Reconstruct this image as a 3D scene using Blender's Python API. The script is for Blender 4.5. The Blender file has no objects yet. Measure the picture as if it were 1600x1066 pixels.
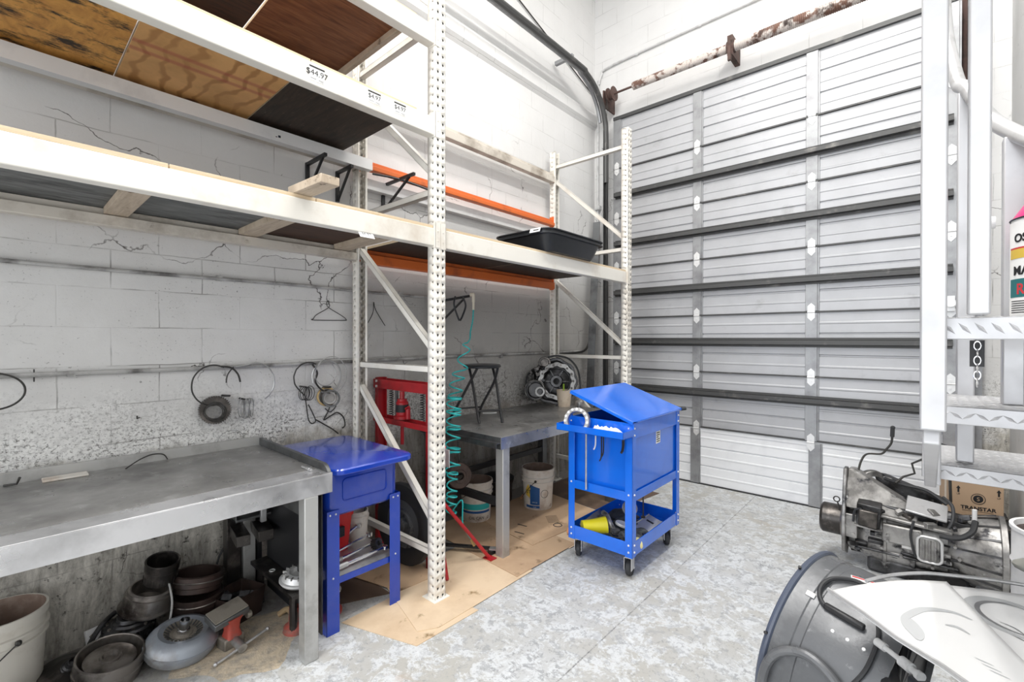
import bpy, bmesh, math, random
from mathutils import Vector, Matrix, Euler
random.seed(7)
PI = math.pi
R = math.radians
SC = bpy.context.scene
COL = SC.collection

# ---------------------------------------------------------------- camera, sky, light, exposure
cd = bpy.data.cameras.new('camera'); cam = bpy.data.objects.new('camera', cd); COL.objects.link(cam)
cam.location = (0, 0, 1.579); cam.rotation_mode = 'XYZ'
cam.rotation_euler = (R(90 - 0.295), R(-0.05), R(41.763))
cd.sensor_width = 36; cd.lens = 36 * 719.59 / 1600; cd.clip_start = 0.05; cd.clip_end = 100
SC.camera = cam
wd = bpy.data.worlds.new('daylight'); SC.world = wd; wd.use_nodes = True
wd.node_tree.nodes['Background'].inputs[0].default_value = (0.93, 0.965, 1, 1)
wd.node_tree.nodes['Background'].inputs[1].default_value = 1.5
SC.view_settings.view_transform = 'Standard'; SC.view_settings.look = 'None'
SC.view_settings.gamma = 1; SC.view_settings.use_curve_mapping = False
SC.view_settings.exposure = 0.12

def area(name, loc, rot, sx, sy, power, color=(1, 1, 1)):
    l = bpy.data.lights.new(name, 'AREA'); l.shape = 'RECTANGLE'; l.size = sx; l.size_y = sy
    l.energy = power; l.color = color
    o = bpy.data.objects.new(name, l); COL.objects.link(o); o.location = loc; o.rotation_euler = [R(a) for a in rot]
    return o
area('open_bay_daylight', (-0.6, -4.3, 2.3), (84, 0, 0), 4.2, 4.0, 110, (0.93, 0.965, 1))
area('ceiling_fill_light', (-1.5, 0.9, 6.2), (0, 0, 0), 0.3, 3.6, 120, (1, 0.98, 0.94))  # unseen overhead lamps added to raise the ambient light
area('ceiling_fill_light', (-0.2, 2.6, 6.2), (0, 0, 0), 0.3, 3.6, 120, (1, 0.98, 0.94))
area('ceiling_fill_light', (-1.0, -1.6, 6.2), (0, 0, 0), 3.0, 0.3, 110, (1, 0.98, 0.94))

# ---------------------------------------------------------------- materials
class NT:
    def __init__(s, name):
        m = bpy.data.materials.new(name); m.use_nodes = True; s.m = m; s.t = m.node_tree; s.n = s.t.nodes; s.l = s.t.links
        s.b = s.n['Principled BSDF']; s.tc = s.n.new('ShaderNodeTexCoord')
    def lk(s, a, b): s.l.new(a, b)
    def coord(s, mode='Object', scale=(1, 1, 1), swz=None):
        o = s.tc.outputs[mode]
        if swz:
            sp = s.n.new('ShaderNodeSeparateXYZ'); s.lk(o, sp.inputs[0]); cb = s.n.new('ShaderNodeCombineXYZ')
            for i, c in enumerate(swz):
                if c in 'XYZ': s.lk(sp.outputs[c], cb.inputs[i])
            o = cb.outputs[0]
        if tuple(scale) != (1, 1, 1):
            mp = s.n.new('ShaderNodeMapping'); s.lk(o, mp.inputs[0]); mp.inputs['Scale'].default_value = scale; o = mp.outputs[0]
        return o
    def noise(s, vec, scale, detail=4, rough=0.55, dist=0.0):
        n = s.n.new('ShaderNodeTexNoise'); s.lk(vec, n.inputs['Vector']); n.inputs['Scale'].default_value = scale
        n.inputs['Detail'].default_value = detail; n.inputs['Roughness'].default_value = rough; n.inputs['Distortion'].default_value = dist
        return n.outputs[0]
    def rng(s, v, a, b, c=0.0, d=1.0):
        n = s.n.new('ShaderNodeMapRange'); s.lk(v, n.inputs[0])
        for i, x in enumerate((a, b, c, d)): n.inputs[i + 1].default_value = x
        return n.outputs[0]
    def math(s, op, a, b=None):
        n = s.n.new('ShaderNodeMath'); n.operation = op
        for i, x in enumerate((a, b)):
            if x is None: continue
            if isinstance(x, (int, float)): n.inputs[i].default_value = x
            else: s.lk(x, n.inputs[i])
        return n.outputs[0]
    def mix(s, f, a, b):
        n = s.n.new('ShaderNodeMix'); n.data_type = 'RGBA'
        if isinstance(f, (int, float)): n.inputs[0].default_value = f
        else: s.lk(f, n.inputs[0])
        for i, x in ((6, a), (7, b)):
            if isinstance(x, tuple): n.inputs[i].default_value = (*x[:3], 1)
            else: s.lk(x, n.inputs[i])
        return n.outputs[2]
    def out(s, color, rough=0.6, metal=0.0, bump=None, bs=0.3, bd=0.01):
        b = s.b
        if isinstance(color, tuple): b.inputs['Base Color'].default_value = (*color[:3], 1)
        else: s.lk(color, b.inputs['Base Color'])
        if isinstance(rough, (int, float)): b.inputs['Roughness'].default_value = rough
        else: s.lk(rough, b.inputs['Roughness'])
        b.inputs['Metallic'].default_value = metal
        if bump is not None:
            n = s.n.new('ShaderNodeBump'); n.inputs['Strength'].default_value = bs; n.inputs['Distance'].default_value = bd
            s.lk(bump, n.inputs['Height']); s.lk(n.outputs[0], b.inputs['Normal'])
        return s.m

def mat(name, c, rough=0.5, metal=0.0, var=(), bump=None, cs=(1, 1, 1), rv=0.0, alpha=1, trans=0, coat=0):
    """var: (colour, scale, lo, hi) layers laid over the base by noise"""
    t = NT(name); v = t.coord(scale=cs); col = c
    for (c2, sc, lo, hi) in var:
        col = t.mix(t.rng(t.noise(v, sc, 6, 0.62), lo, hi), col, c2)
    rr = rough
    if rv: rr = t.rng(t.noise(v, 9, 3), 0.3, 0.7, max(0.02, rough - rv), min(1, rough + rv))
    bo = t.noise(v, bump[0], 4) if bump else None
    m = t.out(col, rr, metal, bo, bump[1] if bump else 0, bump[2] if bump and len(bump) > 2 else 0.01)
    if alpha < 1: t.b.inputs['Alpha'].default_value = alpha
    if trans: t.b.inputs['Transmission Weight'].default_value = trans
    if coat: t.b.inputs['Coat Weight'].default_value = coat; t.b.inputs['Coat Roughness'].default_value = 0.08
    return m

def wall_mat(name, swz, left):
    t = NT(name); v = t.coord(swz=swz); p = t.coord()
    sp = t.n.new('ShaderNodeSeparateXYZ'); t.lk(p, sp.inputs[0]); z = sp.outputs['Z']; y = sp.outputs['Y']
    wob = t.n.new('ShaderNodeMix'); wob.data_type = 'VECTOR'; wob.inputs[0].default_value = 0.012
    nn = t.n.new('ShaderNodeTexNoise'); nn.inputs['Scale'].default_value = 6; t.lk(v, nn.inputs['Vector'])
    t.lk(v, wob.inputs[4]); t.lk(nn.outputs['Color'], wob.inputs[5]); wv = wob.outputs[1]
    br = t.n.new('ShaderNodeTexBrick'); t.lk(wv, br.inputs['Vector']); br.inputs['Scale'].default_value = 1
    br.inputs['Brick Width'].default_value = 0.406; br.inputs['Row Height'].default_value = 0.203
    br.inputs['Mortar Size'].default_value = 0.0035; br.inputs['Mortar Smooth'].default_value = 0.4; br.offset = 0.5
    mort = br.outputs['Fac']
    big = t.noise(v, 0.9, 5, 0.6); mid = t.noise(v, 4, 6, 0.65); fine = t.noise(v, 38, 4, 0.7); spk = t.noise(v, 70, 2, 0.5)
    col = t.mix(t.rng(big, 0.35, 0.7), (0.79, 0.785, 0.78), (0.69, 0.685, 0.68))
    hi = t.rng(z, 2.3, 2.75)                                  # dirtier paint below the shelves
    wz = t.math('ADD', z, t.math('MULTIPLY', t.math('SUBTRACT', mid, 0.5), 0.8))
    col = t.mix(t.rng(wz, 2.9, 2.1), col, t.mix(mid, (0.76, 0.755, 0.745), (0.58, 0.57, 0.56)))
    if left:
        # grime and painted-in shelf shadow behind the second bay
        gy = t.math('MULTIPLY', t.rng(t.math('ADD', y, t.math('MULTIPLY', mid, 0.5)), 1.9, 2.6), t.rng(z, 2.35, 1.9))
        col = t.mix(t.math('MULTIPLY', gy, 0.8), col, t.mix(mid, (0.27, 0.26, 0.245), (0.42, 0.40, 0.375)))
    # fine speckle everywhere low
    s1 = t.math('MULTIPLY', t.math('MULTIPLY', t.rng(t.noise(v, 75, 3, 0.6), 0.62, 0.70), t.rng(mid, 0.48, 0.60, 0.12, 1.0)), t.rng(z, 2.8, 1.9))
    col = t.mix(t.math('MULTIPLY', s1, 0.75), col, (0.06, 0.055, 0.05))
    # peeled bright and dark mottling near bench height
    pz = t.rng(wz, 1.32, 1.0)
    m2 = t.noise(v, 26, 8, 0.82)
    col = t.mix(t.math('MULTIPLY', pz, t.rng(m2, 0.46, 0.50)), col, (0.84, 0.835, 0.82))
    col = t.mix(t.math('MULTIPLY', pz, t.rng(t.math('ADD', t.noise(v, 58, 8, 0.85), t.math('MULTIPLY', t.math('SUBTRACT', big, 0.5), 0.35)), 0.525, 0.575)), col, (0.15, 0.145, 0.135))
    # bare stained concrete at the bottom
    st = t.noise(t.coord(swz=swz, scale=(4, 1.1, 1)), 2.2, 9, 0.78, 0.4)
    lowc = t.mix(t.rng(st, 0.38, 0.62), (0.70, 0.67, 0.61), (0.20, 0.185, 0.16))
    lowc = t.mix(t.rng(t.noise(v, 16, 6, 0.8), 0.57, 0.66), lowc, (0.045, 0.04, 0.035))
    col = t.mix(t.rng(wz, 0.94, 0.80), col, lowc)
    if left: col = t.mix(t.math('MULTIPLY', t.math('MULTIPLY', gy, t.rng(wz, 1.5, 0.8)), 0.6), col, (0.11, 0.10, 0.09))  # shade under the far bench painted into the low wall
    # mortar lines, hairline cracks and chips
    mf = t.math('MULTIPLY', mort, t.rng(t.noise(v, 2.2, 5, 0.6), 0.46, 0.60, 0.05, 0.95))
    col = t.mix(t.math('MULTIPLY', mf, t.rng(z, 3.2, 2.0, 0.35, 0.75)), col, (0.18, 0.17, 0.16))
    cv = t.n.new('ShaderNodeMix'); cv.data_type = 'VECTOR'; cv.inputs[0].default_value = 0.25
    n3 = t.n.new('ShaderNodeTexNoise'); n3.inputs['Scale'].default_value = 3.5; n3.inputs['Detail'].default_value = 6; t.lk(v, n3.inputs['Vector'])
    t.lk(v, cv.inputs[4]); t.lk(n3.outputs['Color'], cv.inputs[5])
    vo = t.n.new('ShaderNodeTexVoronoi'); vo.feature = 'DISTANCE_TO_EDGE'; vo.inputs['Scale'].default_value = 2.3; t.lk(cv.outputs[1], vo.inputs['Vector'])
    ck = t.math('MULTIPLY', t.rng(vo.outputs['Distance'], 0.007, 0.0015), t.rng(t.noise(v, 2.1, 3), 0.50, 0.58))
    zb = t.math('MULTIPLY', t.rng(z, 4.0, 2.9), 1.0)
    ck = t.math('MULTIPLY', ck, zb)
    chip = t.math('MULTIPLY', t.rng(t.noise(v, 9, 8, 0.75, 0.6), 0.665, 0.70), zb)
    col = t.mix(t.math('MAXIMUM', ck, chip), col, (0.07, 0.06, 0.055))
    hgt = t.math('SUBTRACT', t.math('MULTIPLY', fine, 0.5), t.math('MULTIPLY', mort, 0.9))
    return t.out(col, 0.72, 0, hgt, 0.35, 0.006)

def floor_mat():
    t = NT('worn_concrete_floor'); v = t.coord()
    a = t.noise(v, 1.3, 6, 0.65); b = t.noise(v, 7.5, 9, 0.78, 0.4); c = t.noise(v, 34, 7, 0.75); d = t.noise(v, 15, 8, 0.8, 0.3)
    col = t.mix(t.rng(a, 0.40, 0.60), (0.54, 0.55, 0.56), (0.46, 0.45, 0.42))
    col = t.mix(t.math('MULTIPLY', t.rng(b, 0.49, 0.53), 0.85), col, (0.66, 0.68, 0.70))
    col = t.mix(t.math('MULTIPLY', t.rng(d, 0.52, 0.57), t.rng(a, 0.62, 0.40, 0.35, 0.9)), col, (0.32, 0.33, 0.345))
    col = t.mix(t.math('MULTIPLY', t.rng(c, 0.56, 0.62), 0.6), col, (0.25, 0.255, 0.26))
    col = t.mix(t.math('MULTIPLY', t.rng(t.noise(v, 4.6, 7, 0.72), 0.60, 0.66), 0.75), col, (0.74, 0.76, 0.78))
    col = t.mix(t.math('MULTIPLY', t.rng(t.noise(v, 2.6, 7, 0.7, 0.5), 0.62, 0.70), 0.45), col, (0.46, 0.36, 0.28))
    col = t.mix(t.math('MULTIPLY', t.rng(t.noise(v, 9, 8, 0.78), 0.67, 0.72), 0.7), col, (0.12, 0.12, 0.12))
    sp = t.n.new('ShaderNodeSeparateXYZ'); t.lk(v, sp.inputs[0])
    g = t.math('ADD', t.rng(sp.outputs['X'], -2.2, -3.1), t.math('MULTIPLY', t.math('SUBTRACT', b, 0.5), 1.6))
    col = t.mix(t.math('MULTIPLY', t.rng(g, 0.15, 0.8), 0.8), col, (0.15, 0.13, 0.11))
    jn = t.math('ABSOLUTE', t.math('SUBTRACT', sp.outputs['X'], -1.25))
    col = t.mix(t.math('MULTIPLY', t.rng(jn, 0.005, 0.002), t.rng(c, 0.4, 0.6)), col, (0.16, 0.16, 0.16))
    return t.out(col, t.rng(b, 0.3, 0.7, 0.40, 0.75), 0, d, 0.25, 0.003)

def wood_mat(name, c1, c2, sc=(1, 9, 1), blot=None, lines=False, knots=None):
    t = NT(name); v = t.coord(scale=sc)
    w = t.noise(v, 3.2, 6, 0.6, 1.2)
    col = t.mix(t.rng(w, 0.32, 0.68), c1, c2)
    p = t.coord()
    if blot: col = t.mix(t.rng(t.noise(t.coord(scale=blot[1]), blot[2], 7, 0.72), blot[3], blot[4]), col, blot[0])
    if knots:
        vo = t.n.new('ShaderNodeTexVoronoi'); vo.inputs['Scale'].default_value = 4.2; t.lk(t.coord(scale=(1, 0.8, 1)), vo.inputs['Vector'])
        col = t.mix(t.rng(vo.outputs['Distance'], 0.11, 0.06), col, knots)
    if lines:
        sp = t.n.new('ShaderNodeSeparateXYZ'); t.lk(p, sp.inputs[0])
        for x in (-0.03, 0.045):
            d = t.math('ABSOLUTE', t.math('SUBTRACT', sp.outputs['X'], x))
            col = t.mix(t.math('MULTIPLY', t.rng(d, 0.022, 0.010), 0.55), col, (0.40, 0.06, 0.05))
    return t.out(col, 0.65, 0, w, 0.15, 0.004)

MT = {}
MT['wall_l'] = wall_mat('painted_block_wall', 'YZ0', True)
MT['wall_b'] = wall_mat('painted_block_back_wall', 'XZ0', False)
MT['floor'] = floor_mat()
MT['pil'] = mat('grey_painted_pilaster', (0.64, 0.64, 0.635), 0.7, 0, [((0.52, 0.52, 0.51), 1.5, 0.45, 0.75), ((0.30, 0.29, 0.28), 7, 0.66, 0.74)], (30, 0.1))
MT['ceil'] = mat('ceiling_white', (0.80, 0.79, 0.77), 0.8)
MT['cream'] = mat('cream_rack_enamel', (0.83, 0.80, 0.735), 0.42, 0, [((0.58, 0.50, 0.41), 2.6, 0.52, 0.78), ((0.42, 0.33, 0.24), 14, 0.70, 0.78)], (30, 0.05))
MT['creamdirty'] = mat('soiled_cream_enamel', (0.66, 0.61, 0.54), 0.5, 0, [((0.30, 0.25, 0.20), 3.0, 0.50, 0.70), ((0.20, 0.16, 0.12), 14, 0.64, 0.75)], (30, 0.05))
MT['orange'] = mat('orange_rack_enamel', (0.74, 0.16, 0.03), 0.45, 0, [((0.40, 0.09, 0.03), 4, 0.52, 0.75)])
MT['whitesteel'] = mat('white_painted_steel', (0.84, 0.84, 0.84), 0.4, 0, [((0.62, 0.62, 0.62), 3, 0.55, 0.8)])
MT['osb'] = wood_mat('strand_board', (0.86, 0.44, 0.11), (0.58, 0.26, 0.06), (2, 5, 1), ((0.04, 0.025, 0.014), (7, 3, 1), 1.6, 0.50, 0.60))
t = NT('knotty_plywood'); v = t.coord(scale=(1, 1, 1)); w = t.n.new('ShaderNodeTexWave'); w.bands_direction = 'Y'; w.inputs['Scale'].default_value = 3.2
w.inputs['Distortion'].default_value = 9; w.inputs['Detail'].default_value = 2.5; w.inputs['Detail Scale'].default_value = 1.1; t.lk(v, w.inputs['Vector'])
col = t.mix(t.rng(w.outputs[1] if len(w.outputs) > 1 else w.outputs[0], 0.70, 0.95), (0.80, 0.44, 0.17), (0.50, 0.235, 0.075)); col = t.mix(t.rng(t.noise(v, 3, 5, 0.6), 0.42, 0.70), col, (0.56, 0.29, 0.10))
vo = t.n.new('ShaderNodeTexVoronoi'); vo.inputs['Scale'].default_value = 4.6; t.lk(t.coord(scale=(1, 0.7, 1)), vo.inputs['Vector']); col = t.mix(t.rng(vo.outputs['Distance'], 0.14, 0.06), col, (0.16, 0.06, 0.025))
sp = t.n.new('ShaderNodeSeparateXYZ'); t.lk(v, sp.inputs[0])
for x in (-0.03, 0.045): col = t.mix(t.math('MULTIPLY', t.rng(t.math('ABSOLUTE', t.math('SUBTRACT', sp.outputs['X'], x)), 0.024, 0.008), 0.5), col, (0.45, 0.07, 0.06))
MT['pine'] = t.out(col, 0.62)
MT['plydark'] = wood_mat('dark_oiled_plywood', (0.055, 0.035, 0.022), (0.022, 0.014, 0.010), (1, 7, 1), ((0.13, 0.10, 0.075), (2, 9, 1), 6, 0.60, 0.68))
MT['plybrown'] = wood_mat('red_brown_plywood', (0.36, 0.145, 0.06), (0.15, 0.05, 0.02), (9, 1, 1))
MT['plyumber'] = wood_mat('umber_plywood', (0.09, 0.04, 0.022), (0.035, 0.018, 0.012), (9, 1, 1))
MT['plygrey'] = wood_mat('grey_stained_plywood', (0.10, 0.105, 0.105), (0.20, 0.205, 0.20), (6, 1.2, 1), ((0.03, 0.03, 0.03), (4, 1, 1), 1.4, 0.52, 0.66))
MT['lumber'] = wood_mat('weathered_lumber', (0.60, 0.50, 0.39), (0.42, 0.33, 0.24), (1.5, 12, 1), ((0.13, 0.09, 0.06), (6, 6, 6), 2, 0.60, 0.68))
MT['plyedge'] = wood_mat('raw_ply_edge', (0.74, 0.60, 0.42), (0.60, 0.46, 0.30), (1, 1, 30))
MT['blue'] = mat('glossy_royal_blue_enamel', (0.008, 0.16, 0.80), 0.16, 0, [((0.006, 0.10, 0.58), 2.2, 0.50, 0.8)], (5, 0.04, 0.02), coat=0.5)
MT['blueold'] = mat('worn_blue_enamel', (0.010, 0.05, 0.42), 0.17, 0, [((0.06, 0.09, 0.42), 3.5, 0.50, 0.85), ((0.25, 0.28, 0.45), 30, 0.70, 0.76)], (8, 0.04, 0.01), coat=0.3)
MT['steel'] = mat('bare_steel_sheet', (0.70, 0.70, 0.72), 0.34, 0.85, [((0.40, 0.40, 0.41), 3.0, 0.45, 0.75), ((0.74, 0.74, 0.75), 9, 0.58, 0.75)], None, (1, 1, 1), 0.12)
MT['steeltop'] = mat('scuffed_grey_worktop', (0.33, 0.325, 0.32), 0.36, 0.6, [((0.19, 0.185, 0.18), 2.4, 0.42, 0.70), ((0.42, 0.42, 0.42), 11, 0.56, 0.75)], None, (1, 1, 1), 0.12)
MT['steelleg'] = mat('dull_steel_tube', (0.52, 0.52, 0.51), 0.5, 0.6, [((0.30, 0.29, 0.28), 4, 0.5, 0.7)])
MT['steeldark'] = mat('dark_mill_steel', (0.17, 0.175, 0.18), 0.42, 0.75, [((0.07, 0.07, 0.07), 5, 0.45, 0.7)])
MT['black'] = mat('black_enamel', (0.018, 0.018, 0.02), 0.4)
MT['blackplastic'] = mat('black_moulded_plastic', (0.022, 0.024, 0.028), 0.36, 0, (), (40, 0.05))
MT['rubber'] = mat('black_rubber', (0.03, 0.031, 0.034), 0.6)
MT['greyplastic'] = mat('dark_grey_polyethylene', (0.12, 0.124, 0.132), 0.32, 0.2, [((0.24, 0.245, 0.255), 3, 0.48, 0.72), ((0.30, 0.30, 0.31), 22, 0.66, 0.76)], (60, 0.08), (1, 1, 1), 0.1)
MT['bluerubber'] = mat('blue_grey_rubber_edging', (0.075, 0.09, 0.13), 0.35)
MT['chrome'] = mat('polished_steel', (0.75, 0.75, 0.76), 0.18, 1.0)
MT['zinc'] = mat('zinc_plate', (0.62, 0.62, 0.63), 0.4, 0.7, [((0.40, 0.40, 0.40), 8, 0.5, 0.7)])
MT['alum'] = mat('mill_aluminium', (0.53, 0.53, 0.545), 0.40, 0.35, [((0.42, 0.42, 0.435), 3.5, 0.5, 0.75)], None, (1, 1, 1), 0.1)
MT['castalu'] = mat('oily_cast_aluminium', (0.44, 0.43, 0.42), 0.42, 0.7, [((0.17, 0.165, 0.16), 5, 0.44, 0.62), ((0.04, 0.04, 0.045), 9, 0.55, 0.66), ((0.60, 0.60, 0.60), 16, 0.62, 0.72)], (25, 0.25))
MT['castmid'] = mat('oily_grey_casting', (0.27, 0.265, 0.26), 0.36, 0.7, [((0.07, 0.068, 0.066), 9, 0.46, 0.60), ((0.55, 0.54, 0.53), 22, 0.62, 0.72)], (25, 0.25))
MT['castdark'] = mat('greasy_dark_casting', (0.10, 0.10, 0.105), 0.38, 0.7, [((0.025, 0.024, 0.024), 6, 0.42, 0.6), ((0.34, 0.33, 0.32), 14, 0.62, 0.74)], (22, 0.2))
MT['grease'] = mat('black_greasy_steel', (0.055, 0.05, 0.047), 0.28, 0.7, [((0.20, 0.18, 0.165), 8, 0.5, 0.7)], (30, 0.12))
MT['bronze'] = mat('brown_oiled_steel', (0.36, 0.33, 0.305), 0.28, 0.8, [((0.045, 0.036, 0.032), 4, 0.44, 0.62), ((0.40, 0.37, 0.34), 10, 0.6, 0.75)])
MT['rustdrum'] = mat('rusty_brake_drum', (0.07, 0.045, 0.038), 0.45, 0.4, [((0.02, 0.015, 0.013), 5, 0.45, 0.65)], (25, 0.2))
MT['conv'] = mat('blue_grey_converter_shell', (0.33, 0.36, 0.41), 0.42, 0.45, [((0.23, 0.21, 0.19), 3.2, 0.48, 0.66), ((0.46, 0.49, 0.53), 9, 0.55, 0.75)], (30, 0.08))
MT['dust'] = mat('tan_dusty_steel', (0.30, 0.27, 0.23), 0.6, 0.3, [((0.16, 0.14, 0.12), 8, 0.45, 0.65)], (40, 0.1))
MT['red'] = mat('red_enamel', (0.40, 0.012, 0.018), 0.36, 0, [((0.16, 0.012, 0.014), 5, 0.48, 0.72)])
MT['redbright'] = mat('bright_red_plastic', (0.66, 0.012, 0.012), 0.3)
MT['visered'] = mat('worn_red_vise_paint', (0.42, 0.07, 0.05), 0.5, 0.1, [((0.20, 0.13, 0.11), 9, 0.48, 0.62)])
MT['rust'] = mat('rust_and_white_paint', (0.64, 0.58, 0.54), 0.7, 0.0, [((0.17, 0.09, 0.065), 9, 0.50, 0.58), ((0.045, 0.03, 0.025), 6, 0.56, 0.66)], (40, 0.2))
MT['rustplain'] = mat('plain_rust', (0.11, 0.065, 0.055), 0.7, 0.2, [((0.05, 0.035, 0.03), 9, 0.5, 0.65)])
MT['doorgrey'] = mat('grey_door_sheet', (0.50, 0.505, 0.525), 0.42, 0.2, [((0.43, 0.435, 0.45), 1.6, 0.45, 0.7), ((0.36, 0.36, 0.37), 4.5, 0.60, 0.78)])
MT['doorwhite'] = mat('white_door_sheet', (0.84, 0.85, 0.87), 0.42, 0.0, [((0.72, 0.73, 0.76), 4.5, 0.5, 0.8)])
MT['galv'] = mat('galvanised_steel', (0.36, 0.365, 0.375), 0.45, 0.6, [((0.25, 0.25, 0.26), 7, 0.45, 0.7)])
MT['strut'] = mat('sooty_galvanised_strut', (0.09, 0.09, 0.09), 0.5, 0.5, [((0.22, 0.21, 0.20), 6, 0.58, 0.75)])
MT['silver'] = mat('bright_hinge_zinc', (0.78, 0.78, 0.78), 0.4, 0.4)
MT['white'] = mat('white_matte', (0.82, 0.82, 0.82), 0.6)
MT['label'] = mat('white_paper_label', (0.86, 0.86, 0.85), 0.6)
MT['ink'] = mat('black_ink', (0.012, 0.012, 0.014), 0.6)
MT['bucket'] = mat('soiled_white_bucket', (0.72, 0.68, 0.62), 0.42, 0, [((0.44, 0.33, 0.25), 6, 0.50, 0.70), ((0.20, 0.13, 0.09), 14, 0.62, 0.72)])
MT['bucketin'] = mat('brown_caked_bucket_inside', (0.22, 0.15, 0.115), 0.6, 0, [((0.42, 0.33, 0.27), 5, 0.5, 0.7)])
MT['bucketbig'] = mat('ivory_bucket_plastic', (0.66, 0.63, 0.57), 0.4, 0, [((0.42, 0.36, 0.29), 4, 0.55, 0.75)])
MT['card'] = mat('corrugated_cardboard', (0.56, 0.39, 0.25), 0.8, 0, [((0.44, 0.29, 0.18), 2, 0.45, 0.7), ((0.16, 0.10, 0.05), 5.5, 0.60, 0.72)])
MT['card2'] = mat('pale_cardboard', (0.72, 0.56, 0.39), 0.8, 0, [((0.60, 0.44, 0.29), 3, 0.45, 0.7), ((0.26, 0.17, 0.08), 6.5, 0.62, 0.72)])
MT['card3'] = mat('oil_soaked_cardboard', (0.13, 0.085, 0.06), 0.7, 0, [((0.25, 0.17, 0.11), 3, 0.5, 0.7)])
MT['boxcard'] = mat('tan_carton', (0.50, 0.35, 0.23), 0.75, 0, [((0.40, 0.27, 0.175), 3, 0.5, 0.75)])
MT['tape'] = mat('pale_tape', (0.66, 0.56, 0.44), 0.4)
MT['teal'] = mat('teal_polyurethane_hose', (0.03, 0.48, 0.48), 0.3)
MT['wire'] = mat('dark_wire', (0.05, 0.048, 0.045), 0.5, 0.4)
MT['wirelight'] = mat('bright_cable', (0.42, 0.42, 0.42), 0.4, 0.6)
MT['gold'] = mat('brassy_ring', (0.46, 0.34, 0.17), 0.35, 0.8)
MT['conduit'] = mat('painted_conduit', (0.46, 0.455, 0.445), 0.5, 0.1, [((0.13, 0.125, 0.12), 5, 0.45, 0.65)])
MT['conduitwhite'] = mat('white_painted_conduit', (0.68, 0.68, 0.68), 0.5, 0.1, [((0.45, 0.45, 0.45), 8, 0.5, 0.7)])
MT['yellow'] = mat('yellow_plastic', (0.80, 0.70, 0.02), 0.35)
MT['paleyellow'] = mat('pale_yellow_plastic', (0.80, 0.74, 0.36), 0.4)
MT['cup'] = mat('stained_beige_cup', (0.62, 0.52, 0.41), 0.5, 0, [((0.44, 0.34, 0.25), 12, 0.5, 0.7)])
MT['green'] = mat('lime_green_plastic', (0.36, 0.58, 0.05), 0.4)
MT['poly'] = mat('crumpled_clear_film', (0.85, 0.86, 0.88), 0.25, 0, (), (18, 0.6, 0.02))
MT['pink'] = mat('hot_pink_plastic', (0.80, 0.012, 0.20), 0.3)
MT['orangeplastic'] = mat('pale_orange_plastic', (0.78, 0.36, 0.17), 0.4)
MT['tealprint'] = mat('dark_teal_print', (0.02, 0.16, 0.17), 0.5)
MT['redprint'] = mat('red_print', (0.62, 0.04, 0.05), 0.5)
MT['blueprint'] = mat('navy_blue_print', (0.015, 0.09, 0.28), 0.5)
MT['yellowprint'] = mat('yellow_print', (0.75, 0.52, 0.08), 0.5)
MT['rope'] = mat('tan_rope', (0.42, 0.30, 0.17), 0.8, 0, (), (60, 0.5))
MT['saw'] = mat('tan_sawdust', (0.58, 0.49, 0.37), 0.95, 0, [((0.36, 0.32, 0.27), 18, 0.45, 0.65)], (60, 0.6))
MT['ivory'] = mat('ivory_knob', (0.70, 0.64, 0.52), 0.4)
MT['cloth'] = mat('grey_green_rag', (0.42, 0.42, 0.38), 0.9, 0, [((0.25, 0.25, 0.22), 6, 0.45, 0.7)], (20, 0.4))
MT['darkcloth'] = mat('dark_work_cloth', (0.05, 0.055, 0.06), 0.8, 0, [((0.13, 0.14, 0.15), 6, 0.5, 0.7)], (14, 0.5))
MT['bannerpr'] = mat('faded_grey_print', (0.50, 0.51, 0.52), 0.6)

# ---------------------------------------------------------------- mesh builder
WM = {}
def trs(loc=(0, 0, 0), rot=(0, 0, 0), sc=1):
    return Matrix.Translation(loc) @ Euler([R(a) for a in rot]).to_matrix().to_4x4() @ Matrix.Scale(sc, 4)

def frame(p0, p1):
    """matrix whose z runs from p0 to p1"""
    p0 = Vector(p0); d = (Vector(p1) - p0); L = d.length; d.normalize()
    q = d.to_track_quat('Z', 'Y').to_matrix().to_4x4()
    return Matrix.Translation(p0) @ q, L

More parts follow.
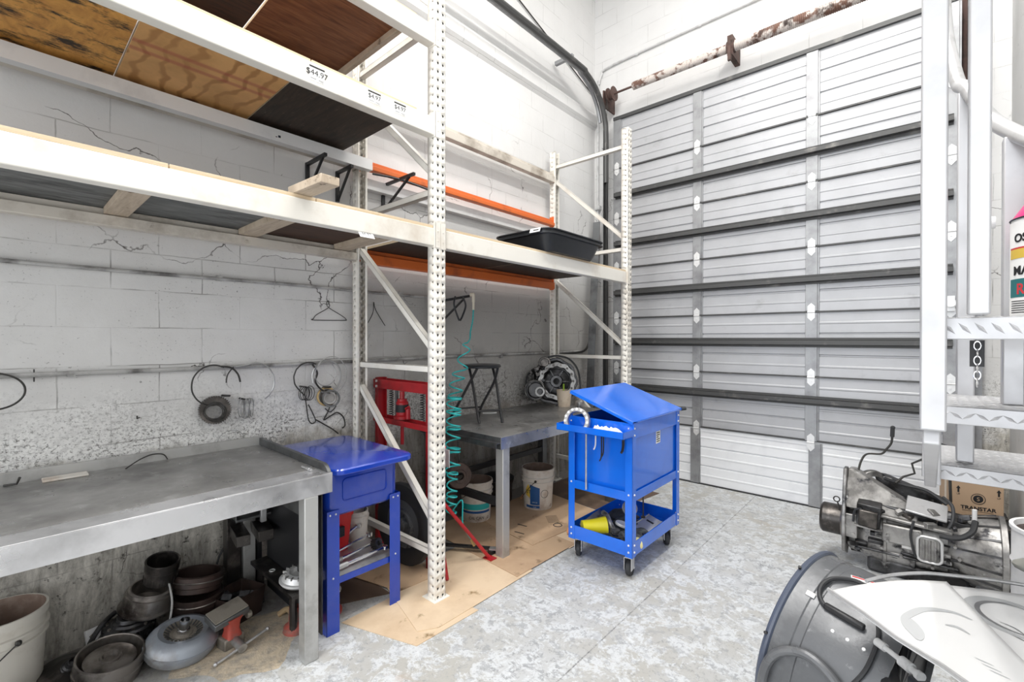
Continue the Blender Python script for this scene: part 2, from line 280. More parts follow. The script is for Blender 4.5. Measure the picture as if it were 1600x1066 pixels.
class MB:
    def __init__(s, T=None): s.v = []; s.f = []; s.mi = []; s.T = T or Matrix(); s.m = 0
    def add(s, vs, fs, T=None):
        T = s.T @ T if T is not None else s.T; b = len(s.v)
        s.v += [tuple(T @ Vector(p)) for p in vs]
        for f in fs: s.f.append([b + i for i in f]); s.mi.append(s.m)
        return s
    def box(s, x0, x1, y0, y1, z0, z1, T=None):
        vs = [(x, y, z) for z in (z0, z1) for y in (y0, y1) for x in (x0, x1)]
        return s.add(vs, [(0, 2, 3, 1), (4, 5, 7, 6), (0, 1, 5, 4), (2, 6, 7, 3), (0, 4, 6, 2), (1, 3, 7, 5)], T)
    def cbox(s, c, d, rot=(0, 0, 0)):
        return s.box(-d[0] / 2, d[0] / 2, -d[1] / 2, d[1] / 2, -d[2] / 2, d[2] / 2, trs(c, rot))
    def cyl(s, p0, p1, r, r2=None, n=16, caps=True):
        T, L = frame(p0, p1); r2 = r if r2 is None else r2
        vs = [(r * math.cos(2 * PI * i / n), r * math.sin(2 * PI * i / n), 0) for i in range(n)] + \
             [(r2 * math.cos(2 * PI * i / n), r2 * math.sin(2 * PI * i / n), L) for i in range(n)]
        fs = [(i, (i + 1) % n, n + (i + 1) % n, n + i) for i in range(n)]
        if caps: fs += [tuple(range(n - 1, -1, -1)), tuple(range(n, 2 * n))]
        return s.add(vs, fs, T)
    def beam(s, p0, p1, w, h):
        T, L = frame(p0, p1); return s.box(-w / 2, w / 2, -h / 2, h / 2, 0, L, T)
    def tube(s, pts, r, n=8, closed=False, caps=True):
        pts = [Vector(p) for p in pts]; N = len(pts); vs = []
        tang = []
        for i in range(N):
            a = pts[(i - 1) % N] if (closed or i > 0) else pts[i]; b = pts[(i + 1) % N] if (closed or i < N - 1) else pts[i]
            d = (b - a); d = d.normalized() if d.length > 1e-9 else Vector((0, 0, 1)); tang.append(d)
        u = tang[0].orthogonal().normalized()
        for i in range(N):
            u = (u - tang[i] * u.dot(tang[i]))
            u = u.normalized() if u.length > 1e-6 else tang[i].orthogonal().normalized()
            w = tang[i].cross(u); rr = r[i] if isinstance(r, (list, tuple)) else r
            vs += [tuple(pts[i] + rr * (math.cos(2 * PI * k / n) * u + math.sin(2 * PI * k / n) * w)) for k in range(n)]
        fs = []
        for i in range(N if closed else N - 1):
            j = (i + 1) % N
            for k in range(n): fs.append((i * n + k, i * n + (k + 1) % n, j * n + (k + 1) % n, j * n + k))
        if caps and not closed: fs += [tuple(range(n - 1, -1, -1)), tuple(range((N - 1) * n, N * n))]
        return s.add(vs, fs)
    def lathe(s, prof, n=32, T=None, a0=0, a1=360, wob=None):
        full = abs(a1 - a0 - 360) < 1e-6; m = n if full else n + 1; vs = []; fs = []
        for i in range(m):
            a = R(a0 + (a1 - a0) * i / n)
            for k, (r, z) in enumerate(prof):
                rr = r * (wob(a, k) if wob else 1); vs.append((rr * math.cos(a), rr * math.sin(a), z))
        P = len(prof)
        for i in range(n):
            j = (i + 1) % m
            for k in range(P - 1): fs.append((i * P + k, j * P + k, j * P + k + 1, i * P + k + 1))
        return s.add(vs, fs, T)
    def prism(s, poly, z0, z1, T=None):
        n = len(poly); vs = [(x, y, z0) for x, y in poly] + [(x, y, z1) for x, y in poly]
        fs = [tuple(range(n - 1, -1, -1)), tuple(range(n, 2 * n))] + [(i, (i + 1) % n, n + (i + 1) % n, n + i) for i in range(n)]
        return s.add(vs, fs, T)
    def ball(s, c, r, n=12, sc=(1, 1, 1)):
        prof = [(r * math.sin(PI * k / (n // 2 + 2)), -r * math.cos(PI * k / (n // 2 + 2))) for k in range(n // 2 + 3)]
        return s.lathe(prof, n, Matrix.Translation(c) @ Matrix.Diagonal((*sc, 1)))
    def ring(s, c, Rr, r, T=None, n=32, k=8):
        """torus about local z at c"""
        T = T or Matrix()
        return s.lathe([(Rr + r * math.cos(2 * PI * i / k), r * math.sin(2 * PI * i / k)) for i in range(k + 1)], n, Matrix.Translation(c) @ T)
    def gear(s, r0, r1, teeth, z0, z1, T=None, bore=0):
        out = []
        for i in range(teeth):
            a = 2 * PI * i / teeth; w = 2 * PI / teeth
            for (da, rr) in ((0, r0), (0.2, r1), (0.5, r1), (0.7, r0)): out.append((rr * math.cos(a + da * w), rr * math.sin(a + da * w)))
        if not bore: return s.prism(out, z0, z1, T)
        n = len(out); inn = [(bore * math.cos(math.atan2(y, x)), bore * math.sin(math.atan2(y, x))) for x, y in out]
        vs = [(*p, z0) for p in out] + [(*p, z1) for p in out] + [(*p, z0) for p in inn] + [(*p, z1) for p in inn]; fs = []
        for i in range(n):
            j = (i + 1) % n
            fs += [(i, j, n + j, n + i), (n + i, n + j, 3 * n + j, 3 * n + i), (2 * n + j, 2 * n + i, 3 * n + i, 3 * n + j), (j, i, 2 * n + i, 2 * n + j)]
        return s.add(vs, fs, T)
    def text(s, txt, size, T, align='CENTER', th=0.0004, bold=0.0):
        cu = bpy.data.curves.new('lettering', 'FONT'); cu.body = txt; cu.size = size; cu.align_x = align; cu.extrude = th; cu.offset = bold
        o = bpy.data.objects.new('lettering', cu); COL.objects.link(o); bpy.context.view_layer.update()
        me = o.evaluated_get(bpy.context.evaluated_depsgraph_get()).to_mesh()
        vs = [tuple(v.co) for v in me.vertices]; fs = [tuple(p.vertices) for p in me.polygons]
        bpy.data.objects.remove(o); bpy.data.curves.remove(cu)
        return s.add(vs, fs, T)
    def build(s, name, mats, parent=None, bev=0, smooth=30, kind=None, solid=0, sub=0, origin=None, merge=False):
        if not isinstance(mats, (list, tuple)): mats = [mats]
        if parent is not None: W = WM[parent]
        elif origin is not None: W = Matrix.Translation(origin)
        else:
            xs, ys, zs = zip(*s.v); W = Matrix.Translation(((min(xs) + max(xs)) / 2, (min(ys) + max(ys)) / 2, min(zs)))
        iv = W.inverted(); me = bpy.data.meshes.new(name)
        me.from_pydata([tuple(iv @ Vector(p)) for p in s.v], [], s.f)
        for i, p in enumerate(me.polygons): p.material_index = s.mi[i]; p.use_smooth = True
        bm = bmesh.new(); bm.from_mesh(me)
        if merge: bmesh.ops.remove_doubles(bm, verts=bm.verts, dist=0.00005)
        bmesh.ops.recalc_face_normals(bm, faces=bm.faces); bm.to_mesh(me); bm.free()
        me.set_sharp_from_angle(angle=R(smooth))
        for m in mats: me.materials.append(MT[m] if isinstance(m, str) else m)
        o = bpy.data.objects.new(name, me); COL.objects.link(o); WM[o] = W
        if parent is not None: o.parent = parent
        else: o.matrix_world = W
        if kind: o['kind'] = kind
        if bev:
            b = o.modifiers.new('bevel', 'BEVEL'); b.width = bev; b.segments = 2; b.limit_method = 'ANGLE'; b.angle_limit = R(40)
        if solid:
            b = o.modifiers.new('solid', 'SOLIDIFY'); b.thickness = solid; b.offset = -1
        if sub:
            b = o.modifiers.new('sub', 'SUBSURF'); b.levels = sub; b.render_levels = sub
        return o

def tag(o, label, cat, group=None):
    o['label'] = label; o['category'] = cat
    if group: o['group'] = group
    return o
def thing(name, label, cat, loc=(0, 0, 0), rotz=0, group=None, kind=None):
    o = bpy.data.objects.new(name, None); COL.objects.link(o); o.empty_display_size = 0.05
    o.location = loc; o.rotation_euler = (0, 0, R(rotz)); WM[o] = trs(loc, (0, 0, rotz))
    if kind: o['kind'] = kind
    else: tag(o, label, cat, group)
    return o
def dup(root, loc=None, rotz=None, label=None, M=None):
    def cp(o, par):
        c = o.copy(); COL.objects.link(c); c.parent = par; WM[c] = WM[o]
        for ch in [x for x in bpy.data.objects if x.parent == o and x is not c]: cp(ch, c)
        return c
    r = cp(root, None)
    if loc is not None: r.location = loc
    if rotz is not None: r.rotation_euler = (0, 0, R(rotz))
    if M is not None: r.matrix_world = M
    if label: r['label'] = label
    return r
def catmull(pts, n=8, closed=False):
    P = [Vector(p) for p in pts]; out = []; N = len(P)
    for i in range(N if closed else N - 1):
        if closed: a, b, c, d = P[(i - 1) % N], P[i], P[(i + 1) % N], P[(i + 2) % N]
        else: a, b, c, d = P[max(i - 1, 0)], P[i], P[i + 1], P[min(i + 2, N - 1)]
        for k in range(n):
            t = k / n
            out.append(0.5 * ((2 * b) + (c - a) * t + (2 * a - 5 * b + 4 * c - d) * t * t + (3 * b - a - 3 * c + d) * t ** 3))
    if not closed: out.append(P[-1])
    return out
def rrect(w, h, r, n=4):
    out = []
    for cx, cy, a in ((w / 2 - r, h / 2 - r, 0), (-w / 2 + r, h / 2 - r, 90), (-w / 2 + r, -h / 2 + r, 180), (w / 2 - r, -h / 2 + r, 270)):
        for k in range(n + 1): b = R(a + 90 * k / n); out.append((cx + r * math.cos(b), cy + r * math.sin(b)))
    return out

# ================================================================ the setting
def wall(name, m, x0, x1, y0, y1, z0, z1):
    b = MB(); b.box(x0, x1, y0, y1, z0, z1); return b.build(name, m, kind='structure', origin=(0, 0, 0))
wall('floor', 'floor', -3.4, 1.8, -4.5, 5.4, -0.12, 0)
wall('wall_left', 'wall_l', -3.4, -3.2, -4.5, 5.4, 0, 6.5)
wall('wall_back', 'wall_b', -3.2, 1.8, 5.2, 5.4, 0, 6.5)
wall('wall_right', 'pil', 1.6, 1.8, -4.5, 5.2, 0, 6.5)
wall('ceiling', 'ceil', -3.4, 1.8, -4.5, 5.4, 6.5, 6.7)
wall('trim_1', 'pil', 0.50, 1.6, 3.45, 5.2, 0, 6.5)            # pilaster beside the door
b = MB(); b.prism([(-3.2, 4.28), (-3.2, 4.50), (-3.155, 4.44), (-3.155, 4.34)], 0, 9.6, Matrix(((1, 0, 0, 0), (0, 0, 1, -4.4), (0, 1, 0, 0), (0, 0, 0, 1))))
b.build('trim_2', 'wall_l', kind='structure', origin=(0, 0, 0))   # bond beam ledge along the left wall

# ---------------------------------------------------------------- overhead door (10 ft x 14 ft, seven sections)
door = thing('door_1', '', '', (-1.32, 5.1, 0), kind='structure')
DX0, DX1, DY = -2.86, 0.205, 5.10
H = 0.61
for s in range(7):
    z0 = s * H + 0.006; z1 = (s + 1) * H - 0.006
    prof = [(z0, DY + 0.045), (z0, DY)]
    for k in range(1, 6):
        z = s * H + H * k / 6
        if k % 2 == 0: prof += [(z - 0.011, DY), (z - 0.005, DY + 0.014), (z + 0.005, DY + 0.014), (z + 0.011, DY)]
        else: prof += [(z - 0.012, DY), (z - 0.006, DY - 0.004), (z + 0.006, DY - 0.004), (z + 0.012, DY)]
    prof += [(z1, DY), (z1, DY + 0.045)]
    vs = [(x, y, z) for x in (DX0, DX1) for (z, y) in prof]; n = len(prof)
    fs = [(i, i + 1, n + i + 1, n + i) for i in range(n - 1)] + [(n - 1, 0, n, 2 * n - 1)]
    b = MB(); b.add(vs, fs)
    b.build('door_panel', 'doorwhite' if s == 0 else 'doorgrey', door, smooth=20)
b = MB(); b.box(DX0, DX1, DY + 0.046, DY + 0.05, 0, 4.27); b.box(DX0, DX1, DY - 0.03, DY + 0.045, 4.262, 4.30)
b.build('backing_frame', 'strut', door)
b = MB(); b.box(DX0, DX1, DY - 0.012, DY + 0.04, 0.0, 0.014); b.build('bottom_seal', 'rubber', door)
b = MB(); b.box(DX0, DX1, DY - 0.006, DY, H - 0.035, H + 0.004); b.build('white_meeting_rail', 'doorwhite', door)['label'] = 'white meeting rail above the bottom section'
for s in range(1, 7):
    z = s * H + (0.012 if s == 1 else 0)
    b = MB(); b.box(DX0, DX1, DY - 0.020, DY + 0.02, z - 0.004, z + 0.010); b.build('meeting_rail', 'strut', door)
SX = [(-2.86, -2.765), (-1.885, -1.795), (-0.83, -0.735), (0.12, 0.205)]
for i, (xa, xb) in enumerate(SX):
    off = {1: -0.02, 2: 0.03}.get(i, 0)
    for s in range(7):
        o = off if s == 0 else 0
        zb, zt = s * H + 0.012, (s + 1) * H - 0.008
        b = MB(); b.box(xa + o, xb + o, DY - 0.022, DY, zb, zt); b.box(xb + o - 0.008, xb + o + 0.014, DY - 0.010, DY, zb, zt)
        b.build('stile', 'galv', door, bev=0.002)
        if s < 6 and i in (0, 1, 2, 3):
            z = (s + 1) * H; xm = (xa + xb) / 2; y = DY - 0.0225
            b = MB()
            T = Matrix(((1, 0, 0, xm), (0, 0, 1, y - 0.004), (0, 1, 0, z), (0, 0, 0, 1)))
            b.prism([(-0.030, 0.008), (0.030, 0.008), (0.030, 0.055), (0, 0.085), (-0.030, 0.055)], 0, 0.004, T)
            b.prism([(-0.030, -0.006), (0.030, -0.006), (0.030, -0.052), (0, -0.085), (-0.030, -0.052)], 0, 0.004, T)
            b.cyl((xm - 0.03, y - 0.006, z), (xm + 0.03, y - 0.006, z), 0.007, n=8)
            for dz in (0.03, -0.035): b.cyl((xm, y - 0.004, z + dz), (xm, y - 0.010, z + dz), 0.008, n=8)
            b.build('hinge', 'silver', door)
for z in (1.0, 1.545, 2.135, 2.735, 3.33):
    b = MB()
    b.box(DX0 + 0.03, DX1 - 0.03, DY - 0.072, DY - 0.069, z - 0.024, z + 0.024)
    b.box(DX0 + 0.03, DX1 - 0.03, DY - 0.072, DY - 0.022, z + 0.021, z + 0.024); b.box(DX0 + 0.03, DX1 - 0.03, DY - 0.072, DY - 0.022, z - 0.024, z - 0.021)
    b.box(DX0 + 0.03, DX1 - 0.03, DY - 0.026, DY - 0.023, z - 0.045, z + 0.045)
    b.build('strut', 'strut', door)
b = MB(); b.cyl((0.16, 4.985, 1.86), (0.16, 5.045, 1.86), 0.03, n=12); b.cbox((0.16, 5.05, 1.86), (0.05, 0.06, 0.12)); b.build('roller_bracket', 'silver', door)

# door tracks
def track(name, x, s, label):
    t = thing(name, label, 'door track', (x, 5.05, 0))
    b = MB(); b.box(x - 0.02, x + 0.02, 5.035, 5.038, 0, 4.15); b.box(x - 0.02 * s - 0.0015, x - 0.02 * s + 0.0015, 4.99, 5.038, 0, 4.15); b.box(x + 0.02 * s - 0.0015, x + 0.02 * s + 0.0015, 5.0, 5.038, 0, 4.15)
    b.build('vertical_channel', 'strut', t)
    b = MB(); b.box(x - s * 0.03, x - s * 0.026, 5.04, 5.12, 0, 4.2); b.box(x - s * 0.03, x - s * 0.075, 5.12, 5.125, 0, 4.2); b.build('wall_angle', 'galv', t)
    if s < 0: return t
    pts = [(x, 5.02, 3.5), (x, 5.02, 4.1), (x, 4.99, 4.28), (x, 4.90, 4.45), (x, 4.76, 4.58), (x, 4.56, 4.66), (x, 4.3, 4.69), (x, 2.0, 4.69), (x, -0.5, 4.69)]
    c = catmull(pts, 5)
    b = MB(); b.tube(c, 0.032, 8); b.build('curved_rail', 'strut', t)
    b = MB(); b.tube([p + Vector((-0.075, 0, 0.03)) for p in c[8:]], 0.024, 8); b.build('outer_rail', 'galv', t)
    for y in (4.3, 2.4, 0.6): b = MB(); b.box(x - 0.24, x, y - 0.02, y + 0.02, 4.72, 4.76); b.build('rail_bracket', 'galv', t)
    return t
track('door_track', -2.93, 1, 'dark steel door track curving up and back from the left door jamb')
tr = track('door_track', 0.27, -1, 'galvanised door track standing at the right door jamb behind the ladder')
for z in [0.1 + 0.3 * k for k in range(13)]: MB().cyl((0.30, 5.1235, z), (0.30, 5.1195, z), 0.008, n=6).build('bolt', 'ink', tr)

# torsion spring assembly over the door
t = thing('torsion_spring', 'rusty torsion spring and shaft running above the big grey door', 'spring', (-1.2, 4.98, 4.54))
b = MB(); b.cyl((-2.9, 4.98, 4.54), (0.35, 4.98, 4.54), 0.013, n=10); b.build('shaft', 'rustplain', t)
def spring(xa, xb, r):
    n = int((xb - xa) / 0.016); prof = []
    for i in range(n): z = (xb - xa) * i / n; prof += [(r - 0.006, z), (r, z + 0.004), (r, z + 0.010)]
    prof = [(0.014, 0)] + prof + [(0.014, xb - xa)]
    b = MB(); b.lathe(prof, 14, Matrix.Translation((xa, 4.98, 4.54)) @ Euler((0, R(90), 0)).to_matrix().to_4x4()); return b
spring(-2.55, -1.50, 0.045).build('coil', 'rust', t, smooth=50)
spring(-1.43, -0.20, 0.052).build('coil', 'rust', t, smooth=50)
b = MB(); b.box(-1.49, -1.44, 4.93, 5.194, 4.44, 4.64); b.cyl((-1.50, 4.98, 4.54), (-1.43, 4.98, 4.54), 0.062, n=16); b.cbox((-1.465, 4.92, 4.48), (0.03, 0.03, 0.20)); b.build('centre_bracket', 'rustplain', t)
b = MB(); b.lathe([(0.014, 0), (0.085, 0), (0.085, 0.008), (0.055, 0.012), (0.055, 0.065), (0.085, 0.07), (0.085, 0.078), (0.014, 0.078)], 24, Matrix.Translation((-2.87, 4.98, 4.54)) @ Euler((0, R(90), 0)).to_matrix().to_4x4()); b.build('cable_drum', 'rustplain', t)
b = MB(); b.box(-2.925, -2.905, 4.93, 5.194, 4.40, 4.60); b.build('end_bracket', 'rustplain', t)
b = MB(); b.tube([(-2.85, 4.90, 4.48), (-2.89, 4.97, 4.2), (-2.90, 4.98, 2.0), (-2.90, 4.98, 0.3)], 0.003, 6); b.build('lift_cable', 'wire', t)

# pipes and conduits on the walls
def pipe(name, pts, r, m, label, cat='conduit', straps=(), seg=6, smooth=True):
    c = catmull(pts, seg) if smooth else pts
    b = MB(); b.tube(c, r, 8)
    for p in straps: b.cbox(p, (0.03, 0.03, 0.03))
    return tag(b.build(name, m), label, cat)
def strung(y0, y1, z, dz): return [(-3.178, y0 + (y1 - y0) * i / 6, z + dz * i / 6 + 0.004 * math.sin(i * 2)) for i in range(7)]
pipe('wall_conduit', strung(-1.2, 2.62, 1.945, -0.01), 0.011, 'conduit', 'thin painted conduit running along the left wall just below the lower shelf', straps=[(-3.185, y, 1.943) for y in (-0.4, 0.9, 2.2)])
pipe('wall_conduit', strung(-1.2, 4.9, 1.395, 0.03), 0.012, 'conduit', 'long grey conduit along the left wall at bench height with cables looped over it', straps=[(-3.185, y, 1.40) for y in (0.25, 1.9, 3.4)])
pipe('wall_conduit', [(-3.14, 5.18, 2.55), (-3.14, 5.18, 4.7), (-3.13, 5.18, 4.85), (-3.09, 5.18, 4.96), (-3.0, 5.18, 5.02), (-2.2, 5.18, 5.04), (0.4, 5.18, 5.05)], 0.014, 'conduitwhite', 'white conduit bending out of the corner and across above the rusty spring', straps=[(-2.6, 5.185, 5.03), (-1.85, 5.185, 5.04), (-0.9, 5.185, 5.045)])
pipe('electrical_cable', [(-3.185, 5.1, 4.72), (-3.185, 4.0, 5.05), (-3.185, 2.6, 5.45), (-3.185, 1.0, 5.9)], 0.007, 'wire', 'thin dark cable climbing the left wall above the door track', 'cable')
pipe('corner_pipe', [(-3.04, 5.18, 3.15), (-3.04, 5.18, 4.0)], 0.016, 'conduitwhite', 'short white pipe standing up in the corner beside the door track', 'pipe')
pipe('hooked_wire', catmull([(-3.02, 5.17, 3.62), (-3.0, 5.15, 3.40), (-2.96, 5.14, 3.22), (-3.01, 5.14, 3.10), (-3.07, 5.15, 3.15), (-3.05, 5.16, 3.24)], 4), 0.006, 'conduitwhite', 'looped white wire hanging beside the left door track', 'wire')
tag(MB().cbox((-3.04, 5.165, 4.03), (0.05, 0.05, 0.06)).build('junction_box', 'conduitwhite'), 'small white box capping the corner pipe beside the door track', 'junction box')
tag(MB().cbox((-3.13, 5.165, 3.26), (0.07, 0.05, 0.05)).build('junction_box', 'conduitwhite'), 'small white box in the corner left of the looped wire', 'junction box')
pipe('corner_pipe', [(-2.99, 5.16, 0.0), (-2.99, 5.16, 1.2), (-2.99, 5.16, 2.3)], 0.014, 'rustplain', 'thin brown pipe standing in the far corner below the shelf', 'pipe')
pipe('rusty_pipe', [(0.235, 5.17, 3.45), (0.235, 5.17, 4.33)], 0.02, 'rustplain', 'rust brown pipe beside the upper right end of the door', 'pipe')
b = MB(); b.box(0.12, 0.34, 5.13, 5.19, 4.36, 4.44); tag(b.build('header_bracket', 'black'), 'black bracket at the top right corner of the door', 'bracket')
pipe('bent_pipe', [(-3.18, 4.35, 1.405), (-3.17, 4.75, 1.41), (-3.15, 4.92, 1.45), (-3.13, 4.98, 1.6), (-3.12, 5.0, 1.9)], 0.014, 'wire', 'dark pipe bending upward in the corner behind the far rack frame', 'pipe')
b = MB(); b.beam((-3.02, 4.80, 0.9), (-3.08, 5.05, 3.05), 0.09, 0.012); b.beam((-2.95, 4.70, 0.0), (-3.02, 4.80, 0.9), 0.09, 0.012)
tag(b.build('leaning_flat_bar', 'steeldark', bev=0.002), 'long dark steel bar leaning into the far corner behind the rack', 'bar')
pipe('wall_hook', [(-2.95, 5.12, 2.42), (-3.02, 5.05, 2.46), (-3.1, 4.9, 2.44)], 0.006, 'black', 'small black hook poking up beside the tub on the far shelf', 'hook')

# ================================================================ pallet rack
def hole(kind, r):
    if kind == 'tear': return [(r, 0), (r * .7, r * .7), (0, r), (-r * .7, r * .7), (-r, 0), (-r * .42, -r * 1.2), (0, -r * 1.9), (r * .42, -r * 1.2)]
    return [(r * math.cos(PI * k / 4), r * math.sin(PI * k / 4)) for k in range(8)]
def holegrid(mb, o, u, v, W, Ht, cols, pitch, kind, r):
    o, u, v = Vector(o), Vector(u), Vector(v); n = int(Ht / pitch)
    edges = [0] + [(cols[i][0] + cols[i + 1][0]) / 2 for i in range(len(cols) - 1)] + [W]
    hp = hole(kind, r)
    for ci, (cx, dz) in enumerate(cols):
        x0, x1 = edges[ci], edges[ci + 1]
        for k in range(n):
            z0, z1 = k * pitch, (k + 1) * pitch; zc = (z0 + z1) / 2 + dz
            outer = [(x1, zc), (x1, z1), (cx, z1), (x0, z1), (x0, zc), (x0, z0), (cx, z0), (x1, z0)]
            vs = [o + u * a + v * c for a, c in outer] + [o + u * (cx + a) + v * (zc + c) for a, c in hp]
            mb.add(vs, [(i, (i + 1) % 8, 8 + (i + 1) % 8, 8 + i) for i in range(8)])
        mb.add([o + u * x0 + v * n * pitch, o + u * x1 + v * n * pitch, o + u * x1 + v * Ht, o + u * x0 + v * Ht], [(0, 1, 2, 3)])
rack = thing('pallet_rack', 'tall cream pallet rack with perforated posts, two bays and orange rear beams', 'pallet rack', (-2.63, 1.78, 0))
PW, PD, PITCH = 0.078, 0.072, 0.0508
def post(xf, s, y0, Ht):
    """xf = outer face, s = +1 face looks to +x, channel runs back to xf - s*PD"""
    b = MB()
    holegrid(b, (xf, y0, 0.0), (0, 1, 0), (0, 0, 1), PW, Ht, [(0.020, 0), (PW - 0.020, 0)], PITCH, 'tear', 0.0072)
    for y in (y0, y0 + PW):
        holegrid(b, (xf, y, 0.0), (-s, 0, 0), (0, 0, 1), PD, Ht, [(0.026, 0.012)], PITCH, 'round', 0.0055)
    xe = xf - s * PD
    b.add([(xe, y0, 0), (xe, y0 + 0.016, 0), (xe, y0 + 0.016, Ht), (xe, y0, Ht)], [(0, 1, 2, 3)])
    b.add([(xe, y0 + PW, 0), (xe, y0 + PW - 0.016, 0), (xe, y0 + PW - 0.016, Ht), (xe, y0 + PW, Ht)], [(0, 1, 2, 3)])
    o = b.build('upright_post', 'cream', rack, solid=0.002, merge=True)
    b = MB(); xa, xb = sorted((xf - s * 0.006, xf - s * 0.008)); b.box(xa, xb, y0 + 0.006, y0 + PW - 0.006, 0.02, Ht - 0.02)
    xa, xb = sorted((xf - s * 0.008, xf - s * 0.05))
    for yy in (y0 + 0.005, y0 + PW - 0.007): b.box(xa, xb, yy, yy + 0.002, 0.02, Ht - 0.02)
    if s > 0: b.build('hole_shade_strip', 'black', rack)  # black backing added so the post holes look shaded
    b = MB(); b.box(min(xf + s * 0.02, xe - s * 0.03), max(xf + s * 0.02, xe - s * 0.03), y0 - 0.02, y0 + PW + 0.02, 0.003, 0.010); b.build('base_plate', 'cream', rack)
def chan(p0, p1, name='brace', m='cream', flip=1):
    """C channel brace, open to +y"""
    p0, p1 = Vector(p0), Vector(p1); d = (p1 - p0); L = d.length; d.normalize(); n = Vector((0, 1, 0)); w = d.cross(n)
    T = Matrix((( w.x, n.x, d.x, p0.x), (w.y, n.y, d.y, p0.y), (w.z, n.z, d.z, p0.z), (0, 0, 0, 1)))
    b = MB(); h = 0.019
    b.box(-h, h, -h, -h + 0.002, 0, L, T); b.box(-h, -h + 0.002, -h, h, 0, L, T); b.box(h - 0.002, h, -h, h, 0, L, T)
    b.box(-h, -h + 0.008, h - 0.002, h, 0, L, T); b.box(h - 0.008, h, h - 0.002, h, 0, L, T)
    return b.build(name, m, rack)
XF, XB = -2.168, -3.125
def rframe(y0, Ht):
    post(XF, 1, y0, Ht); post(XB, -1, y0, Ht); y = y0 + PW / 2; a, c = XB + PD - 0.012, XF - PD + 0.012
    for i, z in enumerate((0.27, 1.39, 2.47, 3.49, 4.5)):
        if z > Ht: break
        chan((a, y, z), (c, y, z))
    for z1, z2 in ((1.23, 0.46), (2.22, 1.51), (3.33, 2.58), (4.4, 3.6)):
        if z1 < Ht: chan((a, y, z1), (c, y, z2))
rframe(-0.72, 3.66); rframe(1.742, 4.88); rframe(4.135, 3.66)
def rbeam(y0, y1, z0, h, front, m, mdirty=None):
    s = 1 if front else -1; xf = (XF - 0.008) if front else (XB + 0.008)
    def xx(a, c): return (min(xf - s * a, xf - s * c), max(xf - s * a, xf - s * c))
    b = MB()
    prof = [(0, 0), (0, h), (0.036, h), (0.036, h - 0.035), (0.062, h - 0.035), (0.062, 0)]
    T = Matrix(((-s, 0, 0, xf), (0, 0, 1, y0), (0, 1, 0, z0), (0, 0, 0, 1)))
    b.prism(prof, 0, y1 - y0, T)
    o = b.build('shelf_beam', m, rack, bev=0.004)
    for ya in (y0, y1):
        d = 1 if ya == y0 else -1
        b = MB(); x0, x1 = xx(-0.011, -0.007)
        ys = sorted((ya - d * 0.037, ya + d * 0.002))
        b.box(x0, x1, ys[0], ys[1], z0 - 0.01, z0 + h + 0.035); x0, x1 = xx(-0.011, 0.05); b.box(x0, x1, min(ya, ya + d * 0.003), max(ya, ya + d * 0.003), z0 - 0.01, z0 + h + 0.035)
        for dz in (0.03, 0.09): b.cyl((xf + s * 0.011, ya - d * 0.019, z0 + dz), (xf + s * 0.014, ya - d * 0.019, z0 + dz), 0.005, n=8)
        b.build('beam_connector', m, o)
    return o
YA, YB, YC, YD = -0.72 + PW, 1.742, 1.742 + PW, 4.135
b1 = rbeam(YA, YB, 2.132, 0.105, True, 'cream'); b2 = rbeam(YA, YB, 2.790, 0.107, True, 'cream'); b3 = rbeam(YA, YB, 3.333, 0.107, True, 'cream')
b4 = rbeam(YC, YD, 2.128, 0.110, True, 'cream')
rbeam(YA, YB, 2.145, 0.09, False, 'creamdirty'); rbeam(YA, YB, 2.81, 0.09, False, 'creamdirty'); rbeam(YA, YB, 3.34, 0.10, False, 'creamdirty')
rbeam(YC, YD, 2.132, 0.105, False, 'orange'); rbeam(YC, YD, 2.83, 0.07, False, 'orange'); rbeam(YC, YD, 3.31, 0.105, False, 'creamdirty')

def sticker(y, z, x, par, w, h, txt, sc=1, rot=0):
    b = MB(); T = Matrix.Translation((x, y, z)) @ Euler((R(90 + rot), 0, R(90))).to_matrix().to_4x4()
    b.m = 0; b.box(-w / 2, w / 2, -h / 2, h / 2, 0, 0.0008, T)
    b.m = 1; b.box(-w / 2, w / 2, h / 2 - 0.008, h / 2, 0.0008, 0.0012, T)
    b.text(txt, h * 0.55, T @ Matrix.Translation((0, -h * 0.12, 0.0009)))
    b.box(-w * 0.42, -w * 0.05, -h * 0.36, -h * 0.33, 0.0008, 0.0011, T); b.box(w * 0.1, w * 0.42, -h * 0.36, -h * 0.33, 0.0008, 0.0011, T); b.box(w * 0.2, w * 0.42, -h * 0.44, -h * 0.42, 0.0008, 0.0011, T)
    return b.build('price_tag', ['label', 'ink'], par)
xs = XF - 0.0078
sticker(1.03, 2.845, xs, b2, 0.075, 0.07, '$44.97'); sticker(1.34, 2.855, xs, b2, 0.075, 0.06, '$4.97'); sticker(1.50, 2.855, xs, b2, 0.075, 0.06, '$4.97')
sticker(1.29, 2.122, xs + 0.003, b1, 0.085, 0.045, '44.97', rot=-35)

